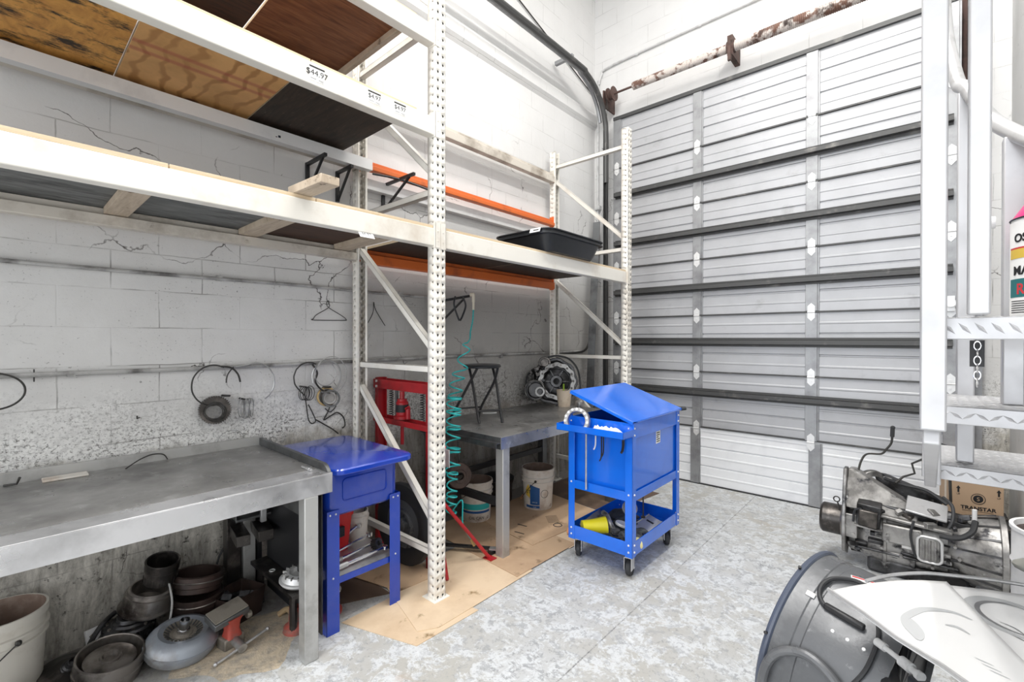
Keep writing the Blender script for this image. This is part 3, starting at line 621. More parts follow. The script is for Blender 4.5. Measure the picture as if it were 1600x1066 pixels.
# boards lying on the beams
def board(name, x0, x1, y0, y1, z0, th, m, label, cat='plywood board', group=None, slope=0):
    b = MB(); b.m = 0; b.box(x0, x1, y0, y1, z0, z0 + th); b.mi = [0, 0, 1, 1, 1, 1]
    return tag(b.build(name, [m, 'plyedge' if 'ply' in m or m == 'osb' or m == 'pine' else m], bev=0.0015), label, cat, group)
ZA, ZB, ZC = 2.2372, 2.8972, 3.4402
board('plywood_board', -3.10, -2.180, -0.66, 0.445, ZA, 0.018, 'plygrey', 'grey-stained plywood board at the left end of the lowest shelf')
board('plywood_board', -3.10, -2.182, 0.450, 1.025, ZA, 0.018, 'plygrey', 'grey-stained plywood board of the lowest shelf between the first and second timber supports')
board('plywood_board', -3.10, -2.182, 1.030, 1.735, ZA, 0.018, 'plyumber', 'umber-bottomed plywood board of the lowest shelf next to the near post')
board('plywood_board', -3.10, -2.182, 1.825, 3.05, ZA + 0.0002, 0.018, 'plydark', 'dark plywood board of the far bay, the half nearer the tall post')
board('plywood_board', -3.10, -2.182, 3.055, 4.12, ZA + 0.0002, 0.018, 'plydark', 'dark plywood board of the far bay carrying the black tub')
board('strand_board', -3.10, -2.190, -0.66, 0.395, ZB, 0.018, 'osb', 'orange and black mottled strand board on the middle shelf')
board('plywood_board', -3.10, -2.190, 0.402, 1.005, ZB, 0.018, 'pine', 'knotty orange plywood board with a faded red stripe on the middle shelf')
board('plywood_board', -3.10, -2.190, 1.010, 1.625, ZB, 0.018, 'plydark', 'near-black plywood board at the right end of the middle shelf')
board('plywood_board', -3.10, -2.190, -0.3, 0.990, ZC, 0.018, 'plyumber', 'dark umber plywood board on the top shelf left of the pale gap')
board('plywood_board', -3.10, -2.190, 1.002, 1.625, ZC, 0.018, 'plybrown', 'red-brown plywood board at the right end of the top shelf')
for y0, y1, lab in ((0.36, 0.455, 'flat timber support under the grey board near the left edge'), (0.97, 1.075, 'flat timber support under the middle of the lowest left shelf'), (1.57, 1.67, 'flat timber support under the lowest shelf beside the near post, by the hanging tag')):
    board('timber_support', -3.068, -2.225, y0, y1, 2.2032, 0.034, 'lumber', lab, 'timber')
board('timber_support', -3.068, -2.225, 1.585, 1.62, 3.4055, 0.034, 'lumber', 'narrow timber under the right end of the top shelf board', 'timber')
b = MB(); b.cbox((0, 0, 0.019), (0.30, 0.088, 0.038)); o = tag(b.build('timber_block', 'lumber', bev=0.003), 'short weathered timber block overhanging the front of the lowest shelf', 'timber')
o.location = (-2.09, 0.97, ZA + 0.0185); o.rotation_euler = (0, 0, R(3))

# white channel lying across brackets
t = thing('wall_bracket', 'black folded wall bracket under the white channel, left of the near back post', 'bracket', (-3.17, 1.44, 2.60))
def wbracket(t, y, z, L):
    b = MB(); b.box(-3.198, -3.178, y - 0.012, y + 0.012, z - 0.18, z + 0.04); b.build('wall_plate', 'black', t)
    b = MB(); b.beam((-3.18, y, z + 0.03), (-3.18 + L, y, z + 0.03), 0.02, 0.02); b.build('arm', 'black', t)
    b = MB(); b.beam((-3.18, y, z - 0.17), (-3.18 + L * 0.85, y, z + 0.022), 0.014, 0.014); b.build('strut', 'black', t)
wbracket(t, 1.44, 2.755, 0.26)
t = thing('wall_bracket', 'black folded steel bracket on the left wall just right of the near rack frame', 'bracket', (-3.17, 2.04, 2.60)); wbracket(t, 2.04, 2.755, 0.40)
t = thing('wall_bracket', 'short black wall bracket hard against the near back post', 'bracket', (-3.17, 1.66, 2.62)); wbracket(t, 1.66, 2.755, 0.20)
t = thing('white_channel', 'long white open steel channel lying along the wall above the lowest shelf', 'channel', (-3.0, 0.6, 2.80))
b = MB(); T = Matrix(((1, 0, 0, -3.035), (0, 0, 1, -0.9), (0, 1, 0, 2.797), (0, 0, 0, 1)))
b.prism([(0, 0), (0.055, 0), (0.055, 0.075), (0.035, 0.075), (0.035, 0.072), (0.052, 0.072), (0.052, 0.003), (0.003, 0.003), (0.003, 0.072), (0.02, 0.072), (0.02, 0.075), (0, 0.075)], 0, 2.72, T)
b.build('channel_body', 'whitesteel', t)
b = MB(); b.m = 0; b.box(-2.980, -2.979, 1.14, 1.19, 2.812, 2.845); b.m = 1; b.box(-2.979, -2.9785, 1.15, 1.16, 2.82, 2.825); b.box(-2.979, -2.9785, 1.165, 1.18, 2.822, 2.836); b.build('label_tag', ['label', 'ink'], t)
b = MB(); b.box(-3.198, -3.135, 1.86, 4.55, 2.71, 2.79); tag(b.build('white_channel', 'whitesteel', bev=0.003), 'white steel channel on the wall beneath the upper orange beam', 'channel')
pipe('black_rod', [(-3.05, 1.86, 2.80), (-2.95, 2.05, 2.78), (-2.85, 2.3, 2.72)], 0.008, 'black', 'thin black rod beyond the end of the white channel', 'rod')

# black tub on the far shelf
def loft(mb, loops, cap0=True, cap1=False):
    n = len(loops[0]); vs = [p for L in loops for p in L]; fs = []
    for i in range(len(loops) - 1):
        for k in range(n): fs.append((i * n + k, i * n + (k + 1) % n, (i + 1) * n + (k + 1) % n, (i + 1) * n + k))
    if cap0: fs.append(tuple(range(n - 1, -1, -1)))
    if cap1: fs.append(tuple(range((len(loops) - 1) * n, len(loops) * n)))
    return mb.add(vs, fs)
def rl(cx, cy, w, h, r, z, n=4): return [(cx + x, cy + y, z) for x, y in rrect(w, h, r, n)]
t = thing('mixing_tub', 'black moulded mixing tub lying on the far end of the shelf', 'tub', (-2.37, 3.15, ZA + 0.0185))
b = MB(Matrix.Translation((-2.37, 3.15, ZA + 0.0185))); loft(b, [rl(0, 0, .46, .66, .08, 0), rl(0, 0, .50, .72, .09, .05), rl(0, 0, .54, .78, .09, .12), rl(0, 0, .60, .84, .10, .122), rl(0, 0, .60, .84, .10, .130), rl(0, 0, .57, .81, .10, .134), rl(0, 0, .57, .81, .10, .150), rl(0, 0, .60, .84, .10, .152), rl(0, 0, .60, .84, .10, .160), rl(0, 0, .55, .79, .09, .162), rl(0, 0, .52, .74, .09, .13), rl(0, 0, .44, .64, .08, .008)], True, True)
b.build('tub_body', 'blackplastic', t)
b = MB(); b.m = 0; b.cbox((-2.20, 2.725, ZA + 0.165), (0.10, 0.002, 0.035), (-20, 0, 0)); b.m = 1; b.cbox((-2.19, 2.7235, ZA + 0.165), (0.05, 0.002, 0.008), (-20, 0, 0)); b.build('paper_label', ['label', 'ink'], t)

# ================================================================ benches
def tubeleg(b, x, y, z1, w=0.072): b.box(x - w, x, y, y + w, 0.0, z1); return b
t = thing('steel_workbench', 'long bare steel workbench at the left wall with folded front edge and raised end lip', 'workbench', (-2.67, 0.1, 0))
ZT = 0.905
b = MB(); b.box(-3.13, -2.215, -0.95, 1.125, ZT - 0.004, ZT); b.box(-2.219, -2.215, -0.95, 1.125, ZT - 0.098, ZT - 0.004); b.box(-2.26, -2.219, -0.95, 1.125, ZT - 0.098, ZT - 0.095); b.box(-3.13, -2.23, 1.121, 1.125, ZT - 0.095, ZT - 0.004)
b.build('tabletop', 'steel', t, bev=0.006)
b = MB(); b.box(-3.125, -2.335, -0.95, 1.100, ZT, ZT + 0.0022); b.build('worn_mat', 'steeltop', t)
b = MB(); b.box(-3.15, -3.13, -0.95, 1.125, ZT - 0.03, ZT + 0.055); b.build('rear_lip', 'steelleg', t, bev=0.002)
b = MB(); T = Matrix(((1, 0, 0, 0), (0, 0, 1, 1.106), (0, 1, 0, ZT), (0, 0, 0, 1)))
b.prism([(-3.13, 0), (-2.225, 0), (-2.235, 0.012), (-2.255, 0.030), (-2.28, 0.038), (-3.13, 0.045)], 0, 0.019, T); b.build('end_lip', 'steeldark', t, bev=0.002)
b = MB(); b.cyl((-2.40, 1.055, ZT + 0.008), (-2.31, 1.06, ZT + 0.008), 0.007, n=8); b.cyl((-2.345, 1.058, ZT + 0.008), (-2.325, 1.06, ZT + 0.008), 0.012, n=6); b.build('bolt', 'chrome', t)
for x, y in ((-2.215, 0.985), (-3.04, 0.985), (-2.215, -0.88), (-3.04, -0.88)):
    b = MB(); tubeleg(b, x, y, ZT - 0.098 if x > -2.5 else ZT - 0.005, 0.068); b.build('leg', 'steelleg', t, bev=0.004)
b = MB(); b.box(-2.97, -2.285, 1.0, 1.05, 0.70, ZT - 0.006); b.build('cross_member', 'steeldark', t)
b = MB(); b.box(-3.0, -2.29, 1.104, 1.110, 0.06, 0.84); b.build('added_shade_panel', 'black', t)  # added black sheet, stands in for the darkness under the bench end
for nm, pts, r, m, lab in (('wire_ring', None, 0.0025, 'wirelight', ''), ):
    T = trs((-3.155, 0.955, 0.93), (0, 90, 0)); b = MB(T); b.ring((-0.012, 0, 0), 0.075, 0.0022, n=32, k=6)
    tag(b.build('wire_ring', 'wirelight'), 'thin bright wire ring standing against the wall at the rear of the left workbench', 'wire')
tag(MB().tube(catmull([(-3.05, 0.44, 0.909), (-3.09, 0.50, 0.935), (-3.12, 0.56, 0.948), (-3.12, 0.61, 0.94), (-3.12, 0.63, 0.909)], 6), 0.003, 6).build('bent_wire', 'wire'), 'short curved dark wire lying at the rear edge of the left workbench', 'wire')
b = MB(); b.box(-3.115, -3.04, 0.14, 0.30, ZT + 0.0025, ZT + 0.012); tag(b.build('paint_scraps', 'bucket', bev=0.003), 'pale crusted strip lying at the rear edge of the left workbench', 'scrap')
tag(MB().tube([(-3.10, 0.02, ZT + 0.006), (-3.07, 0.06, ZT + 0.012), (-3.09, 0.07, ZT + 0.035)], 0.005, 6).build('metal_clip', 'wire'), 'small dark clip on the far left end of the workbench', 'clip')

t = thing('steel_workbench', 'dark steel workbench with square legs behind the blue cart, stool and clutch housing on it', 'workbench', (-2.66, 3.2, 0))
Z2 = 0.88
b = MB(); b.box(-3.14, -2.222, 2.375, 4.02, Z2 - 0.005, Z2); b.build('tabletop', 'steeltop', t, bev=0.002)
b = MB(); b.box(-2.228, -2.222, 2.375, 4.02, Z2 - 0.088, Z2 - 0.005); b.cyl((-2.222, 2.44, Z2 - 0.05), (-2.2205, 2.44, Z2 - 0.05), 0.007, n=8); b.build('front_apron', 'steel', t)
b = MB(); b.box(-3.1, -2.228, 2.335, 2.375, Z2 - 0.045, Z2 - 0.040); b.box(-3.1, -2.23, 2.333, 2.338, Z2 - 0.075, Z2 - 0.040); b.box(-3.1, -2.228, 2.375, 2.379, Z2 - 0.088, Z2 - 0.005); b.build('end_rail', 'steeldark', t)
for x, y in ((-2.228, 2.40), (-3.06, 2.40), (-2.228, 3.93), (-3.06, 3.93)):
    b = MB(); tubeleg(b, x, y, Z2 - 0.006); b.build('leg', 'steeldark' if x < -2.5 or y > 3 else 'steelleg', t, bev=0.004)
b = MB(); b.box(-3.06, -2.300, 2.415, 2.455, 0.36, 0.415); b.build('stretcher', 'black', t, bev=0.003)
b = MB(); b.box(-3.10, -3.07, 2.48, 3.93, 0.36, 0.41); b.build('stretcher', 'black', t, bev=0.003)

# folding stool on the bench
t = thing('folding_stool', 'black folding stool with round seat and crossed tube legs standing on the dark workbench', 'stool', (-2.76, 2.70, Z2 + 0.002))
b = MB(); b.lathe([(0, 0), (0.145, 0), (0.158, 0.006), (0.160, 0.016), (0.152, 0.026), (0.12, 0.030), (0, 0.031)], 36, Matrix.Translation((-2.765, 2.72, 1.335))); b.build('seat', 'blackplastic', t)
def sleg(p): b = MB(); b.tube(catmull(p, 4), 0.011, 8); b.build('leg', 'black', t)
zf = Z2 + 0.013
sleg([(-2.86, 2.66, 1.335), (-2.79, 2.634, 1.2), (-2.71, 2.606, 1.0), (-2.665, 2.59, zf)])
sleg([(-2.76, 2.84, 1.335), (-2.69, 2.815, 1.2), (-2.61, 2.775, 1.0), (-2.565, 2.755, zf)])
sleg([(-2.72, 2.62, 1.335), (-2.80, 2.60, 1.2), (-2.91, 2.56, 1.0), (-2.975, 2.54, zf)])
sleg([(-2.66, 2.80, 1.335), (-2.71, 2.80, 1.2), (-2.84, 2.79, 1.0), (-2.87, 2.78, zf)])
b = MB(); b.tube([(-2.70, 2.60, 0.99), (-2.60, 2.77, 0.99)], 0.008, 8); b.build('stretcher', 'black', t)
b = MB(); b.tube([(-2.925, 2.56, 0.99), (-2.845, 2.79, 0.99)], 0.008, 8); b.build('stretcher', 'black', t)
tag(MB().tube(catmull([(-3.06, 3.02, Z2 + 0.004), (-3.0, 3.06, Z2 + 0.006), (-2.98, 3.12, Z2 + 0.004)], 4), 0.006, 6).build('white_scrap', 'white'), 'small white curled scrap lying on the dark bench near the wall', 'scrap')

# bell housing / clutch casting on the bench: faces the camera
t = thing('bell_housing', 'open dark cast bell housing with bright bolt flange standing on the dark workbench', 'bell housing', (-2.93, 3.80, Z2 + 0.002))
F = Matrix.Translation((-2.90, 3.92, 1.13)) @ Euler((R(82), 0, R(33))).to_matrix().to_4x4()      # local z looks towards the room
b = MB(F); b.lathe([(0.175, 0.0), (0.235, 0.01), (0.243, 0.05), (0.235, 0.055), (0.215, 0.05), (0.165, -0.09), (0.10, -0.13), (0.0, -0.135)], 40, wob=lambda a, k: 1 + 0.03 * math.cos(9 * a)); b.build('outer_shell', 'castdark', t)
b = MB(F @ Matrix.Translation((0.03, -0.0, 0.05))); b.lathe([(0.145, 0), (0.19, 0), (0.196, 0.012), (0.19, 0.022), (0.15, 0.022), (0.143, 0.012), (0.145, 0)], 60, wob=lambda a, k: 1 + 0.035 * math.cos(12 * a))
b.build('bolt_flange', 'castmid', t)
b = MB(F @ Matrix.Translation((0.03, 0, 0.05)));
for i in range(14):
    a = 2 * PI * i / 14; b.cyl((0.168 * math.cos(a), 0.168 * math.sin(a), 0.02), (0.168 * math.cos(a), 0.168 * math.sin(a), 0.028), 0.012, n=8)
b.build('flange_bolts', 'grease', t)
b = MB(F @ Matrix.Translation((0.02, 0, -0.05))); b.lathe([(0.035, 0.04), (0.06, 0.04), (0.07, 0.01), (0.13, 0.0), (0.14, 0.03), (0.15, 0.03)], 32)
for i in range(6): a = PI * i / 3; b.beam((0.05 * math.cos(a), 0.05 * math.sin(a), 0.015), (0.135 * math.cos(a), 0.135 * math.sin(a), 0.02), 0.012, 0.03)
b.build('clutch_hub', 'castdark', t)
b = MB(F @ Matrix.Translation((-0.14, -0.115, 0.09))); b.lathe([(0.028, 0), (0.052, 0), (0.055, 0.01), (0.05, 0.035), (0.032, 0.035), (0.028, 0.03), (0.028, 0)], 28)
for i in range(8): a = PI * i / 4; b.cyl((0.042 * math.cos(a), 0.042 * math.sin(a), 0.034), (0.042 * math.cos(a), 0.042 * math.sin(a), 0.039), 0.005, n=6)
b.build('output_flange', 'castmid', t)
b = MB(F); 
b.cyl((-0.22, -0.10, -0.10), (-0.19, -0.10, 0.09), 0.11, 0.095, 24); b.cyl((-0.19, -0.10, 0.09), (-0.185, -0.10, 0.12), 0.085, 0.07, 24)
for i in range(9): a = 2 * PI * i / 9; b.beam((-0.205 + 0.06 * math.cos(a), -0.10 + 0.06 * math.sin(a), 0.095), (-0.205 + 0.115 * math.cos(a), -0.10 + 0.115 * math.sin(a), 0.0), 0.012, 0.02)
b.build('side_case', 'castdark', t)
b = MB(F); b.ring((-0.20, -0.10, 0.085), 0.10, 0.009, n=32); b.build('case_rim', 'castmid', t)
b = MB(F); b.cyl((-0.10, 0.19, -0.06), (-0.10, 0.19, 0.06), 0.065, n=20); b.cyl((-0.10, 0.19, 0.06), (-0.10, 0.19, 0.08), 0.045, n=20); b.cbox((-0.16, 0.10, 0.02), (0.09, 0.10, 0.10), (0, 0, 20)); b.cbox((-0.26, 0.04, -0.02), (0.06, 0.12, 0.08), (0, 0, -20)); b.build('starter_motor', 'grease', t, bev=0.006)
b = MB(F); b.tube(catmull([(-0.10, 0.24, 0.03), (0.02, 0.265, 0.04), (0.15, 0.235, 0.03), (0.24, 0.13, 0.02), (0.268, -0.02, 0.0), (0.265, -0.12, 0)], 6), 0.010, 8); b.tube(catmull([(-0.30, -0.06, 0.0), (-0.28, 0.06, 0.03), (-0.20, 0.13, 0.05), (-0.1, 0.12, 0.08)], 6), 0.010, 8); b.build('hose', 'rubber', t)
for k in range(16):
    rng = random.Random(k); a = rng.uniform(-0.30, -0.02); c = rng.uniform(-0.20, 0.12)
b = MB(F)
rr = random.Random(3)
for k in range(12):
    b = MB(F); b.cbox((rr.uniform(-0.30, -0.10), rr.uniform(-0.10, 0.14), rr.uniform(0.04, 0.10)), (rr.uniform(.02, .05), rr.uniform(.02, .05), 0.03), (rr.uniform(-30, 30), rr.uniform(-30, 30), rr.uniform(0, 90)))
    b.build('casting_boss', 'castalu' if k % 3 == 0 else 'castdark', t, bev=0.004)

t = thing('plastic_cup', 'stained beige plastic cup with a green stick, in front of the bell housing', 'cup', (-2.76, 3.90, Z2 + 0.001))
b = MB(Matrix.Translation((-2.76, 3.90, Z2 + 0.001))); b.lathe([(0, 0), (0.062, 0), (0.080, 0.165), (0.083, 0.168), (0.080, 0.171), (0.076, 0.165), (0.058, 0.004), (0, 0.004)], 28); b.build('cup_body', 'cup', t)
b = MB(); b.tube([(-2.76, 3.89, Z2 + 0.01), (-2.745, 3.87, Z2 + 0.235)], 0.008, 6); b.build('stirring_stick', 'green', t)
b = MB(Matrix.Translation((-2.60, 3.95, Z2 + 0.001))); b.lathe([(0, 0), (0.045, 0), (0.048, 0.004), (0.045, 0.06), (0.03, 0.075), (0.018, 0.08), (0.018, 0.09), (0, 0.09)], 24); tag(b.build('small_can', 'castalu'), 'small metal can on the dark bench just behind the beige cup', 'can')

# ================================================================ parts washer
t = thing('parts_washer', 'blue parts washer with closed domed lid on four angle legs between bench and rack', 'parts washer', (-2.64, 1.40, 0))
x0, x1, y0, y1 = -2.96, -2.345, 1.16, 1.605
cx, cy = (x0 + x1) / 2, (y0 + y1) / 2
b = MB(); loft(b, [rl(cx, cy, .56, .40, .05, .615), rl(cx, cy, .60, .435, .05, .63), rl(cx, cy, x1 - x0, y1 - y0, .045, .66), rl(cx, cy, x1 - x0, y1 - y0, .045, .885)], True, True)
b.build('tank', 'blueold', t)
b = MB(); b.tube([(x1 + 0.001, y0 + 0.09 + x, 0.755 + z) for x, z in [(0.135 + p[0], p[1]) for p in rrect(0.27, 0.12, 0.02, 3)]], 0.0045, 6, closed=True); b.build('pressed_panel', 'blueold', t)
b = MB(); LX, LY, LW, LH = -2.625, 1.392, .79, .50
loft(b, [rl(LX, LY, LW - .004, LH - .004, .06, .872), rl(LX, LY, LW, LH, .06, .876), rl(LX, LY, LW, LH, .06, .896), rl(LX, LY, LW - .012, LH - .012, .056, .903), rl(LX, LY, LW - .3, LH - .2, .05, .912), rl(LX, LY, .1, .08, .03, .915)], True, True)
b.build('lid', 'blueold', t, smooth=25)
def angleleg(t, x, y, sx, sy, m, w=0.072, z1=0.66, top=(0, 0)):
    b = MB(); b.box(min(x, x - sx * w), max(x, x - sx * w), min(y, y - sy * 0.003), max(y, y - sy * 0.003), 0, z1); b.box(min(x, x - sx * 0.003), max(x, x - sx * 0.003), min(y, y - sy * w), max(y, y - sy * w), 0, z1)
    o = b.build('leg', m, t, bev=0.001)
    return o
for x, sx in ((-2.338, 1), (-2.966, -1)):
    for y, sy in ((1.612, 1), (1.155, -1)):
        l = angleleg(t, x, y, sx, sy, 'blueold')
        if sx > 0:
            b = MB()
            for z in (0.30, 0.64): 
                for d in ((0.018, 0.05) if z > 0.5 else (0.035,)): b.ball((x + 0.002, y - sy * d, z), 0.0055, 8)
            b.build('rivets', 'silver', l)
b = MB(); b.box(-2.95, -2.36, 1.165, 1.60, 0.285, 0.288); b.build('shelf', 'zinc', t)
b = MB(); b.box(-2.352, -2.349, 1.165, 1.60, 0.255, 0.290); b.build('shelf_lip', 'blueold', t)
ZS = 0.289
def ratchet(name, p0, p1, r, label, head=0.016):
    p0, p1 = Vector(p0), Vector(p1); t = thing(name, label, 'hand tool', tuple(p0))
    b = MB(); m = p0.lerp(p1, 0.35); b.cyl(p0, m, r * 1.5, n=10); b.build('handle', 'steelleg', t)
    b = MB(); b.cyl(m, p1, r, n=10); b.build('shank', 'chrome', t)
    b = MB(); b.cyl(p1 - Vector((0, 0, head * 0.7)), p1 + Vector((0, 0, head * 0.5)), head, n=14); b.build('head', 'chrome', t)
ratchet('torque_wrench', (-2.41, 1.18, ZS + 0.018), (-2.42, 1.56, ZS + 0.03), 0.010, 'long polished wrench lying nearest the front edge of the washer shelf')
ratchet('breaker_bar', (-2.47, 1.18, ZS + 0.02), (-2.50, 1.57, ZS + 0.045), 0.009, 'long steel bar on the washer shelf, second from the front edge')
ratchet('flex_wrench', (-2.54, 1.20, ZS + 0.025), (-2.58, 1.55, ZS + 0.07), 0.008, 'steel wrench rising toward the right on the washer shelf behind the front two', 0.02)
ratchet('ratchet_wrench', (-2.60, 1.24, ZS + 0.03), (-2.66, 1.52, ZS + 0.11), 0.011, 'rearmost tilted ratchet on the washer shelf, in front of the red tray', 0.02)
b = MB(trs((-2.45, 1.52, ZS + 0.055), (0, 70, 20))); b.gear(0.026, 0.033, 14, -0.02, 0.02, bore=0.014); tag(b.build('toothed_gear', 'castdark'), 'small black toothed gear on the washer shelf at the right end of the tools', 'gear')
t = thing('red_toolbox', 'bright red plastic box with square black latch on the washer shelf', 'box', (-2.68, 1.33, ZS))
b = MB(trs((-2.70, 1.33, ZS), (0, 0, 8))); loft(b, [rl(0, 0, .17, .20, .015, 0), rl(0, 0, .19, .24, .015, .20), rl(0, 0, .20, .26, .015, .21), rl(0, 0, .20, .26, .015, .235), rl(0, 0, .17, .23, .015, .235), rl(0, 0, .16, .2, .015, .19)], True, True); b.build('box_body', 'redbright', t)
b = MB(trs((-2.70, 1.33, ZS), (0, 0, 8))); b.box(0.088, 0.115, -0.02, 0.05, 0.10, 0.16); b.build('latch', 'blackplastic', t, bev=0.004)
t = thing('small_bucket', 'small dirty white pail holding tools on the washer shelf', 'bucket', (-2.72, 1.53, ZS))
b = MB(Matrix.Translation((-2.72, 1.55, ZS))); b.lathe([(0, 0), (0.055, 0), (0.066, 0.13), (0.071, 0.132), (0.071, 0.155), (0.066, 0.157), (0.066, 0.185), (0.061, 0.185), (0.052, 0.006), (0, 0.006)], 24); b.build('pail_body', 'bucket', t)
b = MB(); b.tube([(-2.70, 1.55, ZS + 0.02), (-2.66, 1.58, ZS + 0.24)], 0.006, 6); tag(b.build('screwdriver', 'wire'), 'thin dark rod standing in the small white pail', 'hand tool')
t = thing('hydraulic_jack', 'black and red bottle jack standing on the floor under the washer shelf', 'jack', (-2.52, 1.31, 0))
b = MB(Matrix.Translation((-2.55, 1.27, 0))); b.lathe([(0, 0), (0.075, 0), (0.075, 0.015), (0.05, 0.03), (0.05, 0.11), (0.062, 0.12)], 24); b.build('base', 'visered', t)
b = MB(Matrix.Translation((-2.55, 1.27, 0))); b.lathe([(0.068, 0.12), (0.07, 0.125), (0.07, 0.128), (0, 0.13)], 24); b.build('white_collar', 'white', t)
b = MB(Matrix.Translation((-2.55, 1.27, 0))); b.lathe([(0.06, 0.13), (0.065, 0.17), (0.03, 0.19), (0.03, 0.23), (0, 0.23)], 24); b.build('cylinder', 'black', t)

# black wheel behind the washer
t = thing('rubber_wheel', 'large black round wheel with hub rings on edge behind the lowest rack brace', 'wheel', (-2.62, 2.0, 0))
Wm = Matrix.Translation((-2.70, 1.885, 0.287)) @ Euler((R(90), 0, R(4))).to_matrix().to_4x4()
b = MB(Wm); b.lathe([(0.16, 0.0), (0.19, 0.015), (0.24, 0.02), (0.275, 0.012), (0.284, 0.0), (0.284, -0.02), (0.27, -0.03), (0.2, -0.035), (0.16, -0.03)], 48); b.build('tyre', 'rubber', t)
b = MB(Wm); b.lathe([(0, 0.035), (0.03, 0.035), (0.05, 0.03), (0.052, 0.0), (0.085, -0.005), (0.09, 0.02), (0.10, 0.02), (0.105, 0.0), (0.165, 0.005), (0.165, -0.03), (0, -0.03)], 40); b.build('hub', 'greyplastic', t)

# ================================================================ rolling service cart
t = thing('service_cart', 'glossy blue rolling parts cart with raised lid, side panels and open bottom tray', 'cart', (-1.63, 3.09, 0))
X0, X1, Y0, Y1, ZL = -1.88, -1.385, 2.71, 3.47, 0.165
def cleg(x, y, sx, sy):
    b = MB(); w = 0.052
    b.box(min(x, x + sx * w), max(x, x + sx * w), min(y, y + sy * .003), max(y, y + sy * .003), ZL, 1.035); b.box(min(x, x + sx * .003), max(x, x + sx * .003), min(y, y + sy * w), max(y, y + sy * w), ZL, 1.035)
    l = b.build('corner_post', 'blue', t, bev=0.001)
    b = MB()
    for z in (0.20, 0.245, 0.57, 0.955, 1.0):
        b.ball((x + sx * 0.026, y - sy * 0.001, z), 0.007, 8); b.ball((x - sx * 0.001, y + sy * 0.026, z), 0.007, 8)
    b.build('bolt_heads', 'silver', l)
cleg(X0, Y0, 1, 1); cleg(X1, Y0, -1, 1); cleg(X0, Y1, 1, -1); cleg(X1, Y1, -1, -1)
i_ = 0.004
def panel(name, a, m='blue', bev=0.0015): b = MB(); b.box(*a); return b.build(name, m, t, bev=bev)
for z0, z1, nm in ((ZL + 0.005, 0.262, 'tray_side'), (0.525, 0.585, 'mid_rail')):
    panel(nm, (X0 + 0.05, X1 - 0.05, Y0 + 0.003, Y0 + 0.006, z0, z1)); panel(nm, (X0 + 0.05, X1 - 0.05, Y1 - 0.006, Y1 - 0.003, z0, z1))
    panel(nm, (X1 - 0.006, X1 - 0.003, Y0 + 0.05, Y1 - 0.05, z0, z1)); panel(nm, (X0 + 0.003, X0 + 0.006, Y0 + 0.05, Y1 - 0.05, z0, z1))
panel('tray_side', (X0 + 0.004, X1 - 0.004, Y0 + 0.0062, Y0 + 0.0072, ZL + 0.005, 0.262)); panel('tray_side', (X1 - 0.0072, X1 - 0.0062, Y0 + 0.004, Y1 - 0.004, ZL + 0.005, 0.262))
panel('tray_floor', (X0 + 0.006, X1 - 0.008, Y0 + 0.008, Y1 - 0.008, ZL + 0.008, ZL + 0.012))
panel('tank_front', (X0 + 0.012, X1 - 0.012, Y0 + 0.045, Y0 + 0.048, 0.555, 1.02))
panel('tank_back', (X0 + 0.012, X1 - 0.012, Y1 - 0.03, Y1 - 0.027, 0.555, 1.03))
panel('tank_side', (X1 - 0.018, X1 - 0.015, Y0 + 0.03, Y1 - 0.03, 0.555, 1.04)); panel('tank_side', (X0 + 0.015, X0 + 0.018, Y0 + 0.03, Y1 - 0.03, 0.555, 1.03))
panel('tank_floor', (X0 + 0.012, X1 - 0.012, Y0 + 0.045, Y1 - 0.03, 0.555, 0.558)); panel('tank_top_rail', (X1 - 0.006, X1 - 0.003, Y0 + 0.05, Y1 - 0.05, 0.93, 1.04)); panel('tank_top_rail', (X0 + 0.05, X1 - 0.05, Y0 + 0.003, Y0 + 0.006, 0.96, 1.035))
# lid
lid = MB(); Lx = 0.51; Tl = Matrix.Translation((X1 + 0.012, 0, 1.045)) @ Euler((0, R(19), 0)).to_matrix().to_4x4()
lid.box(-Lx, 0, Y0 - 0.015, Y1 + 0.015, 0.0, 0.004, Tl); lid.box(-Lx, 0, Y0 - 0.015, Y0 - 0.012, -0.018, 0.0, Tl); lid.box(-Lx, 0, Y1 + 0.012, Y1 + 0.015, -0.018, 0.0, Tl); lid.box(-Lx, -Lx + 0.003, Y0 - 0.012, Y1 + 0.012, -0.018, 0, Tl)
lid.build('lid', 'blue', t, bev=0.004)
b = MB(); b.cyl((X1 + 0.008, Y0 + 0.04, 1.042), (X1 + 0.008, Y1 + 0.02, 1.042), 0.006, n=8); b.build('hinge', 'blue', t)
b = MB(); b.cyl((X1 + 0.006, Y1 + 0.02, 1.042), (X1 + 0.03, Y1 + 0.045, 1.046), 0.014, n=12); b.build('rubber_bumper', 'rubber', t)
# front tray
b = MB(); xa, xb, ya, yb = X0 - 0.0, X1 + 0.012, 2.565, Y0 - 0.001
b.box(xa, xb, ya, yb, 0.955, 0.958); b.box(xa, xb, ya, ya + 0.003, 0.955, 1.0); b.box(xa, xa + 0.003, ya, yb, 0.955, 1.0); b.box(xb - 0.003, xb, ya, yb, 0.955, 1.0); b.box(xa, xb, yb - 0.003, yb, 0.958, 1.035)
b.build('front_tray', 'blue', t, bev=0.001)
b = MB(); b.cyl((-1.72, 2.69, 0.545), (-1.72, 2.69, 0.955), 0.0065, n=10); b.build('steel_rod', 'zinc', t)
b = MB(); b.m = 0; b.box(X1 - 0.0148, X1 - 0.0142, 3.09, 3.16, 0.84, 0.96); b.m = 1
for k in range(7): b.box(X1 - 0.0142, X1 - 0.0138, 3.097, 3.15 - (0.02 if k % 3 == 2 else 0), 0.85 + 0.015 * k, 0.857 + 0.015 * k)
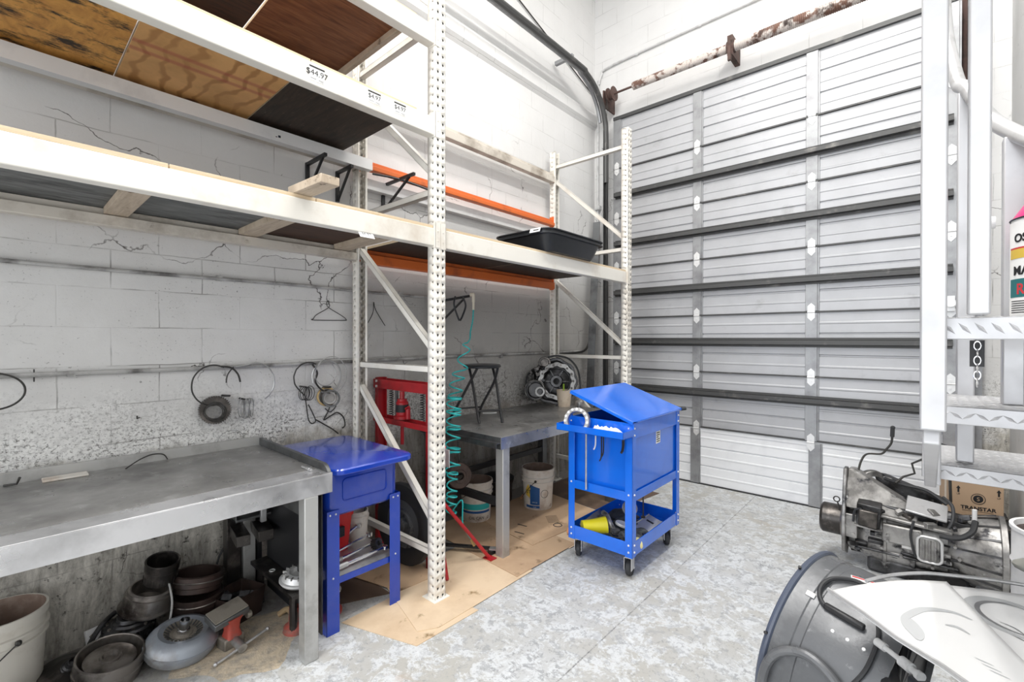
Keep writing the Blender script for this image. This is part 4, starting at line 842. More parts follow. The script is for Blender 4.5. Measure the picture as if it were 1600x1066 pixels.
b.box(X1 - 0.0142, X1 - 0.0138, 3.125, 3.155, 0.93, 0.955)
b.build('instruction_label', ['label', 'ink'], t)
b = MB(); b.cyl((-1.50, 3.1, 0.555), (-1.50, 3.1, 0.30), 0.005, n=8); b.cyl((-1.50, 3.1, 0.30), (-1.50, 3.1, 0.29), 0.016, n=10); b.build('drain_rod', 'wire', t)
for wx, wy, ang in ((-1.855, 2.80, 25), (-1.45, 2.785, 10), (-1.45, 3.40, 35), (-1.82, 3.40, 0)):
    F2 = trs((wx, wy, 0), (0, 0, ang)); b = MB(F2)
    b.box(-0.035, 0.035, -0.035, 0.035, 0.155, 0.164); b.cyl((0, 0, 0.135), (0, 0, 0.157), 0.024, n=14); b.box(-0.026, -0.022, -0.02, 0.045, 0.05, 0.137); b.box(0.022, 0.026, -0.02, 0.045, 0.05, 0.137); b.box(-0.026, 0.026, -0.02, 0.02, 0.131, 0.137); b.cyl((-0.032, 0.03, 0.057), (0.032, 0.03, 0.057), 0.007, n=8)
    c = b.build('caster', 'zinc', t)
    b = MB(F2 @ Matrix.Translation((-0.017, 0.03, 0.057)) @ Euler((0, R(90), 0)).to_matrix().to_4x4()); b.lathe([(0.0, 0.004), (0.018, 0.004), (0.022, 0), (0.034, 0.006), (0.04, 0.002), (0.052, 0), (0.0565, 0.006), (0.0565, 0.028), (0.052, 0.034), (0.04, 0.032), (0.0, 0.03)], 28); b.build('wheel', 'rubber', c)
# items on the cart
ZB2 = ZL + 0.0125
def arcring(mb, T, r0, r1, z0, z1, a0, a1, n=24):
    vs = []; fs = []
    for i in range(n + 1):
        a = R(a0 + (a1 - a0) * i / n); c, s_ = math.cos(a), math.sin(a)
        vs += [(r0 * c, r0 * s_, z0), (r1 * c, r1 * s_, z0), (r1 * c, r1 * s_, z1), (r0 * c, r0 * s_, z1)]
    for i in range(n):
        for k in range(4): fs.append((4 * i + k, 4 * i + (k + 1) % 4, 4 * i + 4 + (k + 1) % 4, 4 * i + 4 + k))
    fs += [(0, 3, 2, 1), (4 * n, 4 * n + 1, 4 * n + 2, 4 * n + 3)]
    return mb.add(vs, fs, T)
t = thing('cast_ring', 'bright cast aluminium ring standing in the front tray of the blue cart', 'ring', (-1.76, 2.63, 0.96))
T = Matrix.Translation((-1.765, 2.645, 1.015)) @ Euler((R(78), 0, R(12))).to_matrix().to_4x4()
b = MB(); arcring(b, T, 0.063, 0.092, -0.018, 0.018, -55, 235, 40); b.build('ring_body', 'castalu', t, bev=0.004)
b = MB(T)
for i in range(13):
    a = R(-50 + 280 * i / 12); b.cyl((0.08 * math.cos(a), 0.08 * math.sin(a), 0.012), (0.08 * math.cos(a), 0.08 * math.sin(a), 0.023), 0.009, n=8)
b.build('bosses', 'silver', t)
rr = random.Random(5); b = MB(); vs = []; nx, ny = 16, 8
for i in range(nx + 1):
    for j in range(ny + 1):
        e = min(i, nx - i, 3) / 3 * min(j, ny - j, 2) / 2
        vs.append((-1.66 + 0.26 * i / nx, 2.585 + 0.10 * j / ny, 0.960 + e * (0.030 + rr.uniform(-0.012, 0.018))))
b.add(vs, [(i * (ny + 1) + j, (i + 1) * (ny + 1) + j, (i + 1) * (ny + 1) + j + 1, i * (ny + 1) + j + 1) for i in range(nx) for j in range(ny)])
tag(b.build('plastic_bag', 'poly', solid=0.001, smooth=10), 'crumpled clear plastic bag in the front tray of the blue cart', 'bag')
for x, m, lab, z in ((-1.645, 'white', 'white curved pick hanging below the cart tray next to the steel rod', 0.83), (-1.60, 'black', 'longer black hook hanging below the cart tray', 0.76), (-1.585, 'black', 'shorter thin black hook hanging close beside the longer one under the cart tray', 0.79), (-1.44, 'black', 'black strap end hanging at the right end of the cart tray', 0.84)):
    tag(MB().tube(catmull([(x, 2.69, 0.954), (x, 2.69, z + 0.05), (x - 0.006, 2.69, z + 0.015), (x - 0.015, 2.69, z)], 5), 0.005 if x < -1.5 else 0.009, 6).build('hook_pick' if m == 'white' else 'black_hook', m), lab, 'hook')
b = MB()
yl = [(-1.80, 2.765, .048), (-1.765, 2.805, .050), (-1.725, 2.845, .056), (-1.68, 2.89, .066)]
b.tube([(x, y, ZB2 + 0.045 + r * 0.35) for x, y, r in yl], [r for _, _, r in yl], 18)
tag(b.build('yellow_funnel', 'yellow'), 'bright yellow plastic funnel lying in the bottom tray of the blue cart', 'funnel')
t = thing('wire_brush', 'long black brush with stiff bristles leaning in the left of the cart bottom tray', 'brush', (-1.80, 2.93, ZB2))
Tb = trs((-1.815, 2.93, ZB2 + 0.045), (0, -35, 8))
b = MB(Tb); b.box(-0.03, 0.03, -0.15, 0.17, -0.010, 0.010); b.build('brush_back', 'blackplastic', t, bev=0.004)
b = MB(Tb)
for k in range(20):
    for x in (-0.018, 0, 0.018): b.cyl((x, -0.135 + 0.0155 * k, 0.01), (x, -0.137 + 0.0155 * k, 0.045), 0.0025, n=4)
o = b.build('bristles', 'castalu', t); o['kind'] = 'stuff'
t = thing('pipe_fitting', 'grey angled pipe fitting lying over the yellow funnel in the cart tray', 'fitting', (-1.64, 3.0, ZB2))
b = MB(); b.tube(catmull([(-1.78, 3.02, ZB2 + 0.10), (-1.72, 2.97, ZB2 + 0.105), (-1.66, 2.90, ZB2 + 0.10), (-1.61, 2.88, ZB2 + 0.05)], 6), 0.019, 12); b.build('pipe_body', 'castalu', t)
b = MB(); b.cyl((-1.61, 2.88, ZB2 + 0.035), (-1.605, 2.885, ZB2 + 0.07), 0.034, n=16); b.build('flange', 'castalu', t)
rr = random.Random(9)
t = thing('work_gloves', 'heap of dark work gloves in the middle of the cart bottom tray', 'gloves', (-1.6, 3.05, ZB2))
def blob(name, c, sx, sy, sz, m, par, seed, n=14):
    r_ = random.Random(seed); ph = [r_.uniform(0, 6) for _ in range(6)]
    b = MB(); prof = [(math.sin(PI * k / n), -math.cos(PI * k / n)) for k in range(n + 1)]; vs = []; fs = []
    for i in range(2 * n):
        a = PI * i / n
        for k, (r, z) in enumerate(prof):
            w = 1 + 0.16 * math.sin(3 * a + ph[0] + 2 * z) + 0.12 * math.sin(5 * a + ph[1]) * r + 0.08 * math.sin(7 * z + ph[2] + a)
            vs.append((c[0] + sx * r * w * math.cos(a), c[1] + sy * r * w * math.sin(a), c[2] + sz * max(z, -0.9) * w))
    P = n + 1
    for i in range(2 * n):
        j = (i + 1) % (2 * n)
        for k in range(n): fs.append((i * P + k, j * P + k, j * P + k + 1, i * P + k + 1))
    b.add(vs, fs); return b.build(name, m, par, smooth=60)
blob('glove', (-1.62, 3.08, ZB2 + 0.04), 0.09, 0.14, 0.05, 'darkcloth', t, 1); blob('glove', (-1.72, 3.20, ZB2 + 0.035), 0.10, 0.10, 0.04, 'darkcloth', t, 2); blob('glove', (-1.50, 2.93, ZB2 + 0.03), 0.09, 0.09, 0.035, 'darkcloth', t, 3)
for fx, fy, a in ((-1.50, 3.0, 30), (-1.47, 2.97, 50), (-1.55, 2.88, -40)):
    b = MB(); b.tube(catmull([(fx, fy, ZB2 + 0.05), (fx + 0.04 * math.cos(R(a)), fy + 0.04 * math.sin(R(a)), ZB2 + 0.06), (fx + 0.08 * math.cos(R(a)), fy + 0.08 * math.sin(R(a)), ZB2 + 0.03)], 4), 0.014, 8); b.build('glove_finger', 'darkcloth', t)
b = MB(trs((-1.67, 3.22, ZB2 + 0.10), (60, 20, 20))); b.lathe([(0, 0), (0.05, 0), (0.056, 0.01), (0.056, 0.045), (0.05, 0.045), (0.048, 0.012), (0, 0.008)], 24); tag(b.build('silver_cup', 'castalu'), 'small silver cup lying on the dark gloves in the cart tray', 'cap')
b = MB(trs((-1.585, 2.955, ZB2 + 0.075), (10, 15, 30))); b.prism([(0.055 * math.cos(a), 0.032 * math.sin(a)) for a in [2 * PI * k / 20 for k in range(20)]], 0, 0.02); tag(b.build('oval_plate', 'silver', bev=0.004), 'pale oval cap lying in the cart tray behind the front corner post', 'cap')
t = thing('metal_plate', 'flat grey slotted metal plate in the right corner of the cart bottom tray', 'plate', (-1.46, 3.05, ZB2 + 0.05))
b = MB(trs((-1.475, 3.12, ZB2 + 0.065), (14, 10, -12))); b.box(-0.06, 0.06, -0.09, 0.09, 0, 0.006); b.box(-0.06, -0.055, -0.09, 0.09, 0.006, 0.012); b.box(0.055, 0.06, -0.09, 0.09, 0.006, 0.012); b.build('plate_body', 'zinc', t, bev=0.002)
b = MB(trs((-1.475, 3.12, ZB2 + 0.065), (14, 10, -12))); b.box(-0.03, 0.03, 0.02, 0.035, 0.006, 0.0068); b.build('slot', 'ink', t)
b = MB(); b.tube([(-1.62, 2.75, ZB2 + 0.022), (-1.52, 2.775, ZB2 + 0.024), (-1.44, 2.80, ZB2 + 0.028)], 0.020, 12); b.tube([(-1.44, 2.80, ZB2 + 0.030), (-1.415, 2.86, ZB2 + 0.032)], [0.036, 0.040], 16)
tag(b.build('pale_funnel', 'paleyellow'), 'pale yellow plastic funnel at the front right corner of the cart tray', 'funnel')
tag(MB().tube(catmull([(-1.56, 2.76, ZB2 + 0.02), (-1.60, 2.82, ZB2 + 0.05), (-1.68, 2.80, ZB2 + 0.03), (-1.55, 2.79, ZB2 + 0.055), (-1.48, 2.83, ZB2 + 0.06)], 6), 0.006, 6).build('power_cable', 'rubber'), 'thin black cord curling beside the yellow funnel in the cart tray', 'cord')

# ================================================================ things hanging on the left wall
XW = -3.178
def hang(pts, r, m, name, label, cat='cable', n=8):
    return tag(MB().tube(catmull([(XW - 0.004 * (i % 2), y, z) for i, (y, z) in enumerate(pts)], n), r, 6).build(name, m), label, cat)
def circ(y, z, ry, rz, a0, a1, n=12): return [(y + ry * math.cos(R(a0 + (a1 - a0) * i / n)), z + rz * math.sin(R(a0 + (a1 - a0) * i / n))) for i in range(n + 1)]
def shift(o, dx): o.location.x += dx; return o
shift(hang(circ(-0.02, 1.335, 0.11, 0.085, 120, -80), 0.0045, 'wire', 'cable_loop', 'black cable loop over the conduit at the far left edge of the wall', n=3), 0.03)
shift(hang(circ(0.86, 1.30, 0.11, 0.12, 60, 290), 0.0042, 'wire', 'cable_loop', 'dark cable loop hung on the conduit above the toothed ring', n=3), 0.03)
shift(hang([(0.90, 1.41), (0.955, 1.40), (0.99, 1.36), (1.005, 1.31)], 0.006, 'wire', 'cable_end', 'short dark cable end curving down from the conduit between the two left loops', 'cable'), 0.03)
shift(hang([(0.965, 1.405), (0.935, 1.36), (0.925, 1.31)], 0.004, 'wire', 'cable_end', 'thin cable tail hanging left of the short dark cable end', 'cable'), 0.035)
shift(hang([(0.98, 1.405)] + circ(1.09, 1.30, 0.115, 0.125, 115, -60), 0.0045, 'wirelight', 'cable_loop', 'thin grey cable loop hung on the conduit above the small spring ring cluster', n=3), 0.03)
shift(hang([(1.40, 1.19)] + circ(1.43, 1.31, 0.10, 0.105, 230, 60), 0.0045, 'wire', 'cable_loop', 'thin dark loop on the wall left of the big grey cable coil', n=3), 0.03)
shift(hang(circ(1.56, 1.31, 0.105, 0.115, 200, -110), 0.006, 'wirelight', 'cable_coil', 'grey cable loop hanging beside the near rack post, the thickest one', n=3), 0.03)
shift(hang(circ(1.59, 1.32, 0.115, 0.13, 150, -120), 0.004, 'conduit', 'cable_coil', 'widest thin grey loop hanging against the near rack post', n=3), 0.036)
shift(hang(circ(1.545, 1.33, 0.075, 0.085, 0, 350), 0.003, 'wirelight', 'wire_coil', 'small fine wire circle inside the grey cable loops by the rack post', n=3), 0.04)
shift(hang([(1.455, 1.40), (1.49, 1.34), (1.475, 1.28), (1.52, 1.22), (1.58, 1.19)], 0.007, 'wire', 'cable_end', 'thick dark cable hanging down to the brassy rings', 'cable'), 0.03)
t = thing('toothed_ring', 'large dark toothed clutch ring hanging on the left wall above the workbench', 'gear ring', (XW, 0.88, 1.06))
G = Matrix.Translation((-3.165, 0.87, 1.15)) @ Euler((0, R(84), R(-8))).to_matrix().to_4x4()
b = MB(G); b.gear(0.078, 0.084, 40, -0.012, 0.028, bore=0.050); b.build('ring_body', 'grease', t)
b = MB(G)
for k in range(4): b.ring((0.012, -0.004 * k, 0.045 + 0.006 * k), 0.056 - 0.004 * k, 0.0025, n=28, k=6)
b.build('inner_rings', 'wire', t)
b = MB(); b.tube([(-3.198, 0.92, 1.23), (-3.10, 0.93, 1.235)], 0.007, 6); b.build('wall_peg', 'wire', t)
def ringset(y, z, n, r, m, lab, tilt, cat='rings', step=0.012, name='ring_set'):
    t = thing(name, lab, cat, (XW, y, z - r)); rr = random.Random(int(y * 100))
    for k in range(n):
        T = Matrix.Translation((-3.15, y + step * (k - n / 2), z + rr.uniform(-.006, .006))) @ Euler((R(rr.uniform(-8, 8)), R(90), R(tilt + rr.uniform(-6, 6)))).to_matrix().to_4x4()
        b = MB(T); b.ring((0, 0, 0), r * rr.uniform(0.85, 1.0), 0.0025, n=24, k=6); b.build('ring', m, t)
    b = MB(); b.tube([(-3.198, y - 0.03, z + r * 0.9), (-3.11, y - 0.03, z + r * 0.92)], 0.006, 6); b.build('wall_peg', 'wire', t)
ringset(1.045, 1.145, 6, 0.065, 'wirelight', 'cluster of thin metal spring rings seen edge on, right of the toothed ring', 60)
ringset(1.42, 1.205, 5, 0.050, 'wire', 'bundle of small black rings hanging below the thin dark loop', 35)
t = thing('ring_set', 'brassy and dark seal rings hanging next to the near rack post', 'rings', (XW, 1.565, 1.08))
for k, (r, m, dx) in enumerate(((0.068, 'gold', 0), (0.058, 'grease', 0.012), (0.045, 'castalu', 0.02), (0.062, 'steeldark', 0.03))):
    b = MB(Matrix.Translation((-3.165 + dx, 1.565 + 0.006 * k, 1.165 - 0.004 * k)) @ Euler((0, R(80), R(-12))).to_matrix().to_4x4()); arcring(b, Matrix(), r - 0.012, r, -0.004, 0.006, 0, 359.9, 32); b.build('ring', m, t)
b = MB(); b.tube([(-3.198, 1.555, 1.23), (-3.10, 1.56, 1.238)], 0.008, 6); b.build('wall_peg', 'wire', t)
hang([(1.42, 1.16), (1.43, 1.10), (1.44, 1.02), (1.465, 0.985), (1.49, 1.0), (1.475, 1.05), (1.44, 1.12)], 0.004, 'wire', 'strap_loop', 'narrow dark strap loop hanging below the small black rings', 'strap')
hang([(1.49, 1.01), (1.55, 0.97), (1.62, 0.92), (1.66, 0.885)], 0.005, 'wire', 'strap_end', 'dark strap running down to the parts washer lid', 'strap')
hang([(1.60, 1.10), (1.58, 1.05), (1.55, 1.0), (1.60, 1.02), (1.65, 1.04), (1.70, 1.0), (1.71, 0.94), (1.69, 0.92)], 0.005, 'wire', 'strap_loop', 'tangled dark strap on the wall beside the near back post', 'strap')
hang([(1.56, 1.08), (1.60, 1.05), (1.64, 1.09), (1.58, 1.10)], 0.004, 'wire', 'strap_loop', 'small knotted wire right below the brassy rings', 'wire')
hang([(1.475, 1.715), (1.50, 1.745), (1.585, 1.80), (1.592, 1.83), (1.583, 1.85), (1.575, 1.83), (1.588, 1.80), (1.69, 1.745), (1.72, 1.72), (1.70, 1.712), (1.48, 1.708), (1.475, 1.715)], 0.003, 'wire', 'wire_hanger', 'wire clothes hanger on the wall just left of the near back post', 'hanger')
hang([(1.90, 1.70), (1.945, 1.78), (1.95, 1.86), (1.97, 1.80), (2.05, 1.68)], 0.003, 'wire', 'wall_wire', 'forked thin wire hanging on the wall behind the long diagonal brace', 'wire')
for y, z, lab in ((0.12, 1.40, 'dark wire tie crossing the conduit near the left edge'),): hang([(y, z + 0.03), (y, z - 0.03)], 0.003, 'wire', 'wire_tie', lab, 'wire')
tag(MB().tube([(-3.2, 0.52, 1.145), (-3.13, 0.50, 1.15), (-3.13, 0.50, 1.165)], 0.004, 6).build('wall_nail', 'wire'), 'bent nail sticking out of the left wall above the workbench middle', 'nail')

# ================================================================ pile under the left bench
def tilt(loc, ax=0, ay=0, az=0): return Matrix.Translation(loc) @ Euler((R(ax), R(ay), R(az))).to_matrix().to_4x4()
def bucket(name, x, y, r, h, m, min_, label, group=None, az=0, handle=None, lbl=None):
    t = thing(name, label, 'bucket', (x, y, 0.004), 0, group)
    b = MB(tilt((x, y, 0.004))); k = h / 0.37
    b.lathe([(0, 0), (r * .86, 0), (r * .88, 0.008), (r * .955, 0.23 * k), (r * .96, 0.25 * k), (r * 1.03, 0.252 * k), (r * 1.03, 0.258 * k), (r * .965, 0.262 * k), (r * .97, 0.285 * k), (r * 1.05, 0.288 * k), (r * 1.05, 0.296 * k), (r * .98, 0.300 * k), (r * .985, 0.335 * k), (r * 1.03, 0.338 * k), (r * 1.04, 0.352 * k), (r * 1.03, 0.37 * k), (r * .97, 0.37 * k)], 40)
    b.build('bucket_body', m, t)
    b = MB(tilt((x, y, 0.004))); b.lathe([(r * .97, 0.37 * k), (r * .965, 0.34 * k), (r * .85, 0.012), (0, 0.010)], 40); b.build('bucket_inside', min_, t)
    if handle:
        b = MB(tilt((x, y, 0.004), az=az)); pts = [(r * 1.05 * math.cos(a), -r * 1.06 * abs(math.sin(a)) ** .8, 0.275 * k - handle * k * math.sin(a)) for a in [PI * i / 12 for i in range(13)]]
        b.tube(catmull(pts, 3), 0.0028, 6); b.ball(pts[0], 0.012, 8); b.ball(pts[-1], 0.012, 8); hd = b.build('bail_handle', 'wire', t)
        b = MB(tilt((x, y, 0.004), az=az)); b.cyl(Vector(pts[5]), Vector(pts[7]), 0.008, n=8); b.build('hand_grip', 'orangeplastic' if lbl == 'blue' else 'white', hd)
    def wrap(a0, a1, z0, z1, mm, nm, e=0.0012, n=14, poly=None):
        b = MB(tilt((x, y, 0.004))); vs = []; fs = []
        for i in range(n + 1):
            u = i / n; a = R(a0 + (a1 - a0) * u); lo, hi = (z0, z1) if not poly else poly(u, z0, z1)
            for z in (lo, hi): rr_ = r * (.88 + .075 * min(1, z / (0.23 * k))) + e; vs.append((rr_ * math.cos(a), rr_ * math.sin(a), z))
        for i in range(n): fs.append((2 * i, 2 * i + 2, 2 * i + 3, 2 * i + 1))
        b.add(vs, fs); return b.build(nm, mm, t)
    def wtext(txt, a, z, size, mm, e=0.002):
        b = MB(tilt((x, y, 0.004), az=a) @ Matrix.Translation((r * .93 + e, 0, z)) @ Matrix(((0, 0, 1, 0), (1, 0, 0, 0), (0, 1, 0, 0), (0, 0, 0, 1))))
        b.text(txt, size, Matrix()); v2 = []
        C0 = Vector((x, y, 0)); rr_ = r * .93 + e
        for p in b.v:                                             # wrap the letters round the bucket
            d = Vector(p) - C0; c, s_ = math.cos(R(a)), math.sin(R(a)); tt = -d.x * s_ + d.y * c; ang = R(a) + tt / rr_
            ex = r * (.88 + .075 * min(1, (d.z - 0.004) / (0.23 * k))) + e
            v2.append((x + ex * math.cos(ang), y + ex * math.sin(ang), p[2]))
        b.v = v2; b.T = Matrix(); return b.build('printed_letters', mm, t)
    return t, wrap, wtext
bucket('plastic_bucket', -3.01, 0.005, 0.150, 0.375, 'bucketbig', 'bucketin', 'large ivory plastic bucket with ribbed rim at the lower left by the wall', az=20, handle=0.16)
# view direction from the buckets back to the camera (degrees)
t, wrap, wtext = bucket('plastic_bucket', -2.69, 3.38, 0.148, 0.375, 'bucket', 'bucketin', 'dirty white bucket with blue and yellow label under the dark workbench', az=-60, handle=0.20, lbl='blue')
A = -51
wrap(A - 52, A - 26, 0.11, 0.245, 'yellowprint', 'yellow_print', poly=lambda u, a, c: (a + 0.03 * (1 - u), c - 0.05 * abs(2 * u - 1)))
wrap(A - 32, A + 6, 0.06, 0.245, 'blueprint', 'blue_print', e=0.0016, poly=lambda u, a, c: (a, c - 0.03 * u))
wrap(A - 52, A + 6, 0.030, 0.052, 'blueprint', 'blue_band', e=0.0016)
wtext('UT', A - 40, 0.16, 0.045, 'ink', 0.003); wtext('AW-32', A - 13, 0.078, 0.016, 'label', 0.003); wtext('5 GAL', A - 13, 0.036, 0.012, 'label', 0.003)
b = MB(); 
for k in range(28):
    a = R(A + 25) + 0.035 / 0.138 * math.cos(2 * PI * k / 28); z = 0.165 + 0.035 * math.sin(2 * PI * k / 28); a2 = R(A + 25) + 0.035 / 0.138 * math.cos(2 * PI * (k + 1) / 28); z2 = 0.165 + 0.035 * math.sin(2 * PI * (k + 1) / 28)
    b.beam((-2.69 + 0.1405 * math.cos(a), 3.38 + 0.1405 * math.sin(a), z), (-2.69 + 0.1405 * math.cos(a2), 3.38 + 0.1405 * math.sin(a2), z2), 0.002, 0.003)
b.build('printed_circle', 'ink', t)
t, wrap, wtext = bucket('plastic_bucket', -2.92, 2.80, 0.140, 0.345, 'bucket', 'bucketin', 'dirty white bucket with a teal band beside the red press foot', az=-70, handle=0.14)
A = -44
wrap(A - 60, A + 60, 0.115, 0.165, 'teal', 'teal_band'); wrap(A - 60, A + 60, 0.085, 0.105, 'blueprint', 'dark_band'); wtext('OIL CAN', A + 2, 0.035, 0.035, 'ink', 0.003)
t = thing('black_pot', 'round black pot half hidden behind the bench leg between two buckets', 'pot', (-3.02, 3.18, 0.004))
b = MB(tilt((-3.02, 3.18, 0.004))); b.lathe([(0, 0), (0.10, 0), (0.135, 0.05), (0.14, 0.20), (0.155, 0.235), (0.155, 0.25), (0.13, 0.25), (0.12, 0.05), (0, 0.04)], 32); b.build('pot_body', 'grease', t)
b = MB(tilt((-3.02, 3.18, 0.254))); b.lathe([(0.15, 0), (0.155, 0.01), (0.12, 0.03), (0.04, 0.04), (0, 0.04)], 32); b.build('pot_lid', 'blackplastic', t)

t = thing('torque_converter', 'blue-grey torque converter with steel hub lying on sawdust in front of the parts pile', 'torque converter', (-2.74, 0.60, 0))
T = tilt((-2.755, 0.605, 0.010), -5, 9, 0) @ Matrix.Scale(0.91, 4)
b = MB(T @ Matrix.Translation((0, 0, 0.015))); b.lathe([(0, 0), (0.13, 0), (0.155, 0.012), (0.168, 0.035), (0.170, 0.06), (0.172, 0.062), (0.172, 0.068), (0.168, 0.07), (0.160, 0.092), (0.140, 0.115), (0.115, 0.124), (0.09, 0.118)], 56); b.build('shell', 'conv', t)
b = MB(T @ Matrix.Translation((0, 0, 0.015))); b.lathe([(0.09, 0.118), (0.07, 0.104), (0.045, 0.10), (0.04, 0.108), (0.03, 0.108)], 40); b.build('dusty_dish', 'dust', t)
b = MB(T @ Matrix.Translation((0, 0, 0.015)))
for k in range(26): a = 2 * PI * k / 26; b.beam((0.062 * math.cos(a), 0.062 * math.sin(a), 0.106), (0.088 * math.cos(a), 0.088 * math.sin(a), 0.120), 0.005, 0.004)
b.build('fins', 'steeldark', t)
b = MB(T @ Matrix.Translation((0, 0, 0.015))); b.lathe([(0.0, 0.10), (0.03, 0.10), (0.03, 0.125), (0.024, 0.127), (0.024, 0.178), (0.020, 0.180), (0.020, 0.13), (0, 0.13)], 28); b.build('hub', 'chrome', t)
t = thing('clutch_drum', 'open steel clutch drum with a smaller disc inside, nearest the bottom edge of the picture', 'clutch drum', (-2.82, 0.335, 0))
T = tilt((-2.80, 0.335, 0.022), -6, 12, 0) @ Matrix.Scale(0.92, 4)
b = MB(T); b.lathe([(0, 0), (0.125, 0), (0.135, 0.008), (0.138, 0.055), (0.142, 0.058), (0.142, 0.070), (0.138, 0.072), (0.138, 0.125), (0.131, 0.128), (0.127, 0.124), (0.127, 0.02), (0, 0.018)], 48); b.build('drum_shell', 'bronze', t)
b = MB(T); b.lathe([(0, 0.02), (0.098, 0.02), (0.10, 0.085), (0.105, 0.088), (0.105, 0.097), (0.090, 0.102), (0.045, 0.104), (0.042, 0.112), (0.034, 0.112), (0.032, 0.104), (0.026, 0.09), (0, 0.088)], 48); b.build('inner_disc', 'bronze', t)
t = thing('gear_stack', 'black greasy pump body with toothed edge, lying under the tilted flared drum', 'gear housing', (-3.0, 0.44, 0))
T = tilt((-3.01, 0.44, 0.006), -3, 4, 0)
b = MB(T); b.lathe([(0, 0), (0.115, 0), (0.122, 0.008), (0.122, 0.075), (0.115, 0.085), (0.10, 0.085), (0, 0.085)], 44); b.build('lower_case', 'grease', t)
b = MB(T); b.gear(0.104, 0.109, 46, 0.085, 0.125, bore=0.03); b.lathe([(0.104, 0.125), (0.098, 0.135), (0.075, 0.138), (0.068, 0.148), (0.055, 0.150), (0.05, 0.165), (0.036, 0.165), (0.034, 0.13), (0, 0.128)], 40); b.build('upper_gear', 'castdark', t)
for k in range(10): a = 2 * PI * k / 10; MB(T).cyl((0.088 * math.cos(a), 0.088 * math.sin(a), 0.13), (0.088 * math.cos(a), 0.088 * math.sin(a), 0.143), 0.007, n=8).build('bolt', 'bronze', t)
t = thing('flared_drum', 'brown steel drum with flared skirt, tilted on top of the black pump body', 'drum', (-3.02, 0.52, 0.17))
T = tilt((-3.02, 0.515, 0.178), -10, 12, 0)
b = MB(T); b.lathe([(0.05, 0), (0.112, 0), (0.120, 0.004), (0.120, 0.012), (0.108, 0.018), (0.104, 0.085), (0.098, 0.088), (0.096, 0.105), (0.088, 0.112), (0.082, 0.11), (0.08, 0.03), (0.05, 0.02), (0.05, 0)], 44); b.build('drum_shell', 'bronze', t)
t = thing('steel_sleeve', 'dark open steel sleeve leaning at the very top of the parts pile', 'sleeve', (-3.02, 0.585, 0.30))
T = tilt((-3.015, 0.575, 0.298), -4, 14, 0)
b = MB(T); b.lathe([(0.05, 0), (0.070, 0), (0.072, 0.006), (0.074, 0.07), (0.077, 0.073), (0.078, 0.115), (0.073, 0.119), (0.068, 0.115), (0.062, 0.01), (0.05, 0.008)], 36); b.build('sleeve_body', 'grease', t)
b = MB(T)
for k in range(18): a = 2 * PI * k / 18; b.cbox((0.0725 * math.cos(a), 0.0725 * math.sin(a), 0.025), (0.006, 0.006, 0.035), (0, 0, math.degrees(a)))
b.build('splines', 'grease', t)
t = thing('ring_gear', 'flat black toothed ring at the bottom of the rusty drum stack', 'ring gear', (-3.0, 0.75, 0))
T = tilt((-2.985, 0.745, 0.004), -3, 5, 0)
b = MB(T); b.gear(0.136, 0.142, 60, 0, 0.03, bore=0.07); b.build('ring_body', 'grease', t)
b = MB(T); b.lathe([(0.07, 0.03), (0.128, 0.03), (0.128, 0.05), (0.115, 0.075), (0.10, 0.08), (0.07, 0.08)], 40); b.build('inner_plate', 'castdark', t)
b = MB(T)
for k in range(22): a = 2 * PI * k / 22; b.cbox((0.122 * math.cos(a), 0.122 * math.sin(a), 0.062), (0.012, 0.012, 0.02), (0, 0, math.degrees(a)))
b.build('cast_teeth', 'bronze', t)
for z, tl, lab, seed in ((0.088, (-3, 3), 'rusty brake drum, the lower of two stacked on the black ring gear', 1), (0.182, (-9, -4), 'rusty brake drum, the upper tilted one of the stack by the wall', 2)):
    T = tilt((-3.0, 0.735, z + (0.012 if seed == 2 else 0)), *tl)
    t = thing('brake_drum', lab, 'brake drum', (-3.0, 0.735, z))
    b = MB(T); b.lathe([(0.04, 0), (0.11, 0), (0.118, 0.006), (0.119, 0.03), (0.124, 0.035), (0.124, 0.085), (0.118, 0.09), (0.108, 0.088), (0.106, 0.02), (0.04, 0.015), (0.04, 0)], 44); b.build('drum_shell', 'rustdrum', t)
    b = MB(T); b.ring((0, 0, 0.060), 0.1245, 0.004, n=44, k=6); b.build('wear_band', 'bronze', t)
t = thing('bench_vise', 'upturned red bench vise with steel handle bar on the floor beside the torque converter', 'vise', (-2.62, 0.80, 0))
T = tilt((-2.64, 0.80, 0.0), 0, 0, 12)
b = MB(T); loft(b, [rl(0, 0, .075, .075, .015, .055), rl(0, 0, .06, .06, .015, .09), rl(0, 0, .065, .065, .015, .13), rl(0, 0, .085, .085, .015, .155)], True, True); b.build('body', 'visered', t)
b = MB(T @ tilt((-0.01, -0.015, 0.172), 6, 14, 0)); b.box(-0.055, 0.05, -0.085, 0.085, -0.022, 0.012); b.build('jaw_block', 'steeldark', t, bev=0.004)
b = MB(T @ tilt((-0.01, -0.015, 0.186), 6, 14, 0)); b.box(-0.05, 0.045, -0.08, 0.08, 0, 0.006); b.build('dusty_top', 'dust', t)
b = MB(T); b.cyl((0.03, 0.0, 0.04), (0.115, -0.01, 0.032), 0.022, n=14); b.build('screw_head', 'castalu', t)
b = MB(T); b.cyl((0.098, -0.13, 0.018), (0.098, 0.13, 0.05), 0.0065, n=10); b.ball((0.098, -0.13, 0.018), 0.010, 8); b.ball((0.098, 0.13, 0.05), 0.010, 8); b.build('handle_bar', 'zinc', t)
b = MB(T); b.cbox((-0.01, 0.0, 0.03), (0.08, 0.10, 0.06)); b.cyl((0.0, 0.075, 0.12), (0.0, 0.10, 0.12), 0.02, n=12); b.build('base', 'dust', t, bev=0.006)
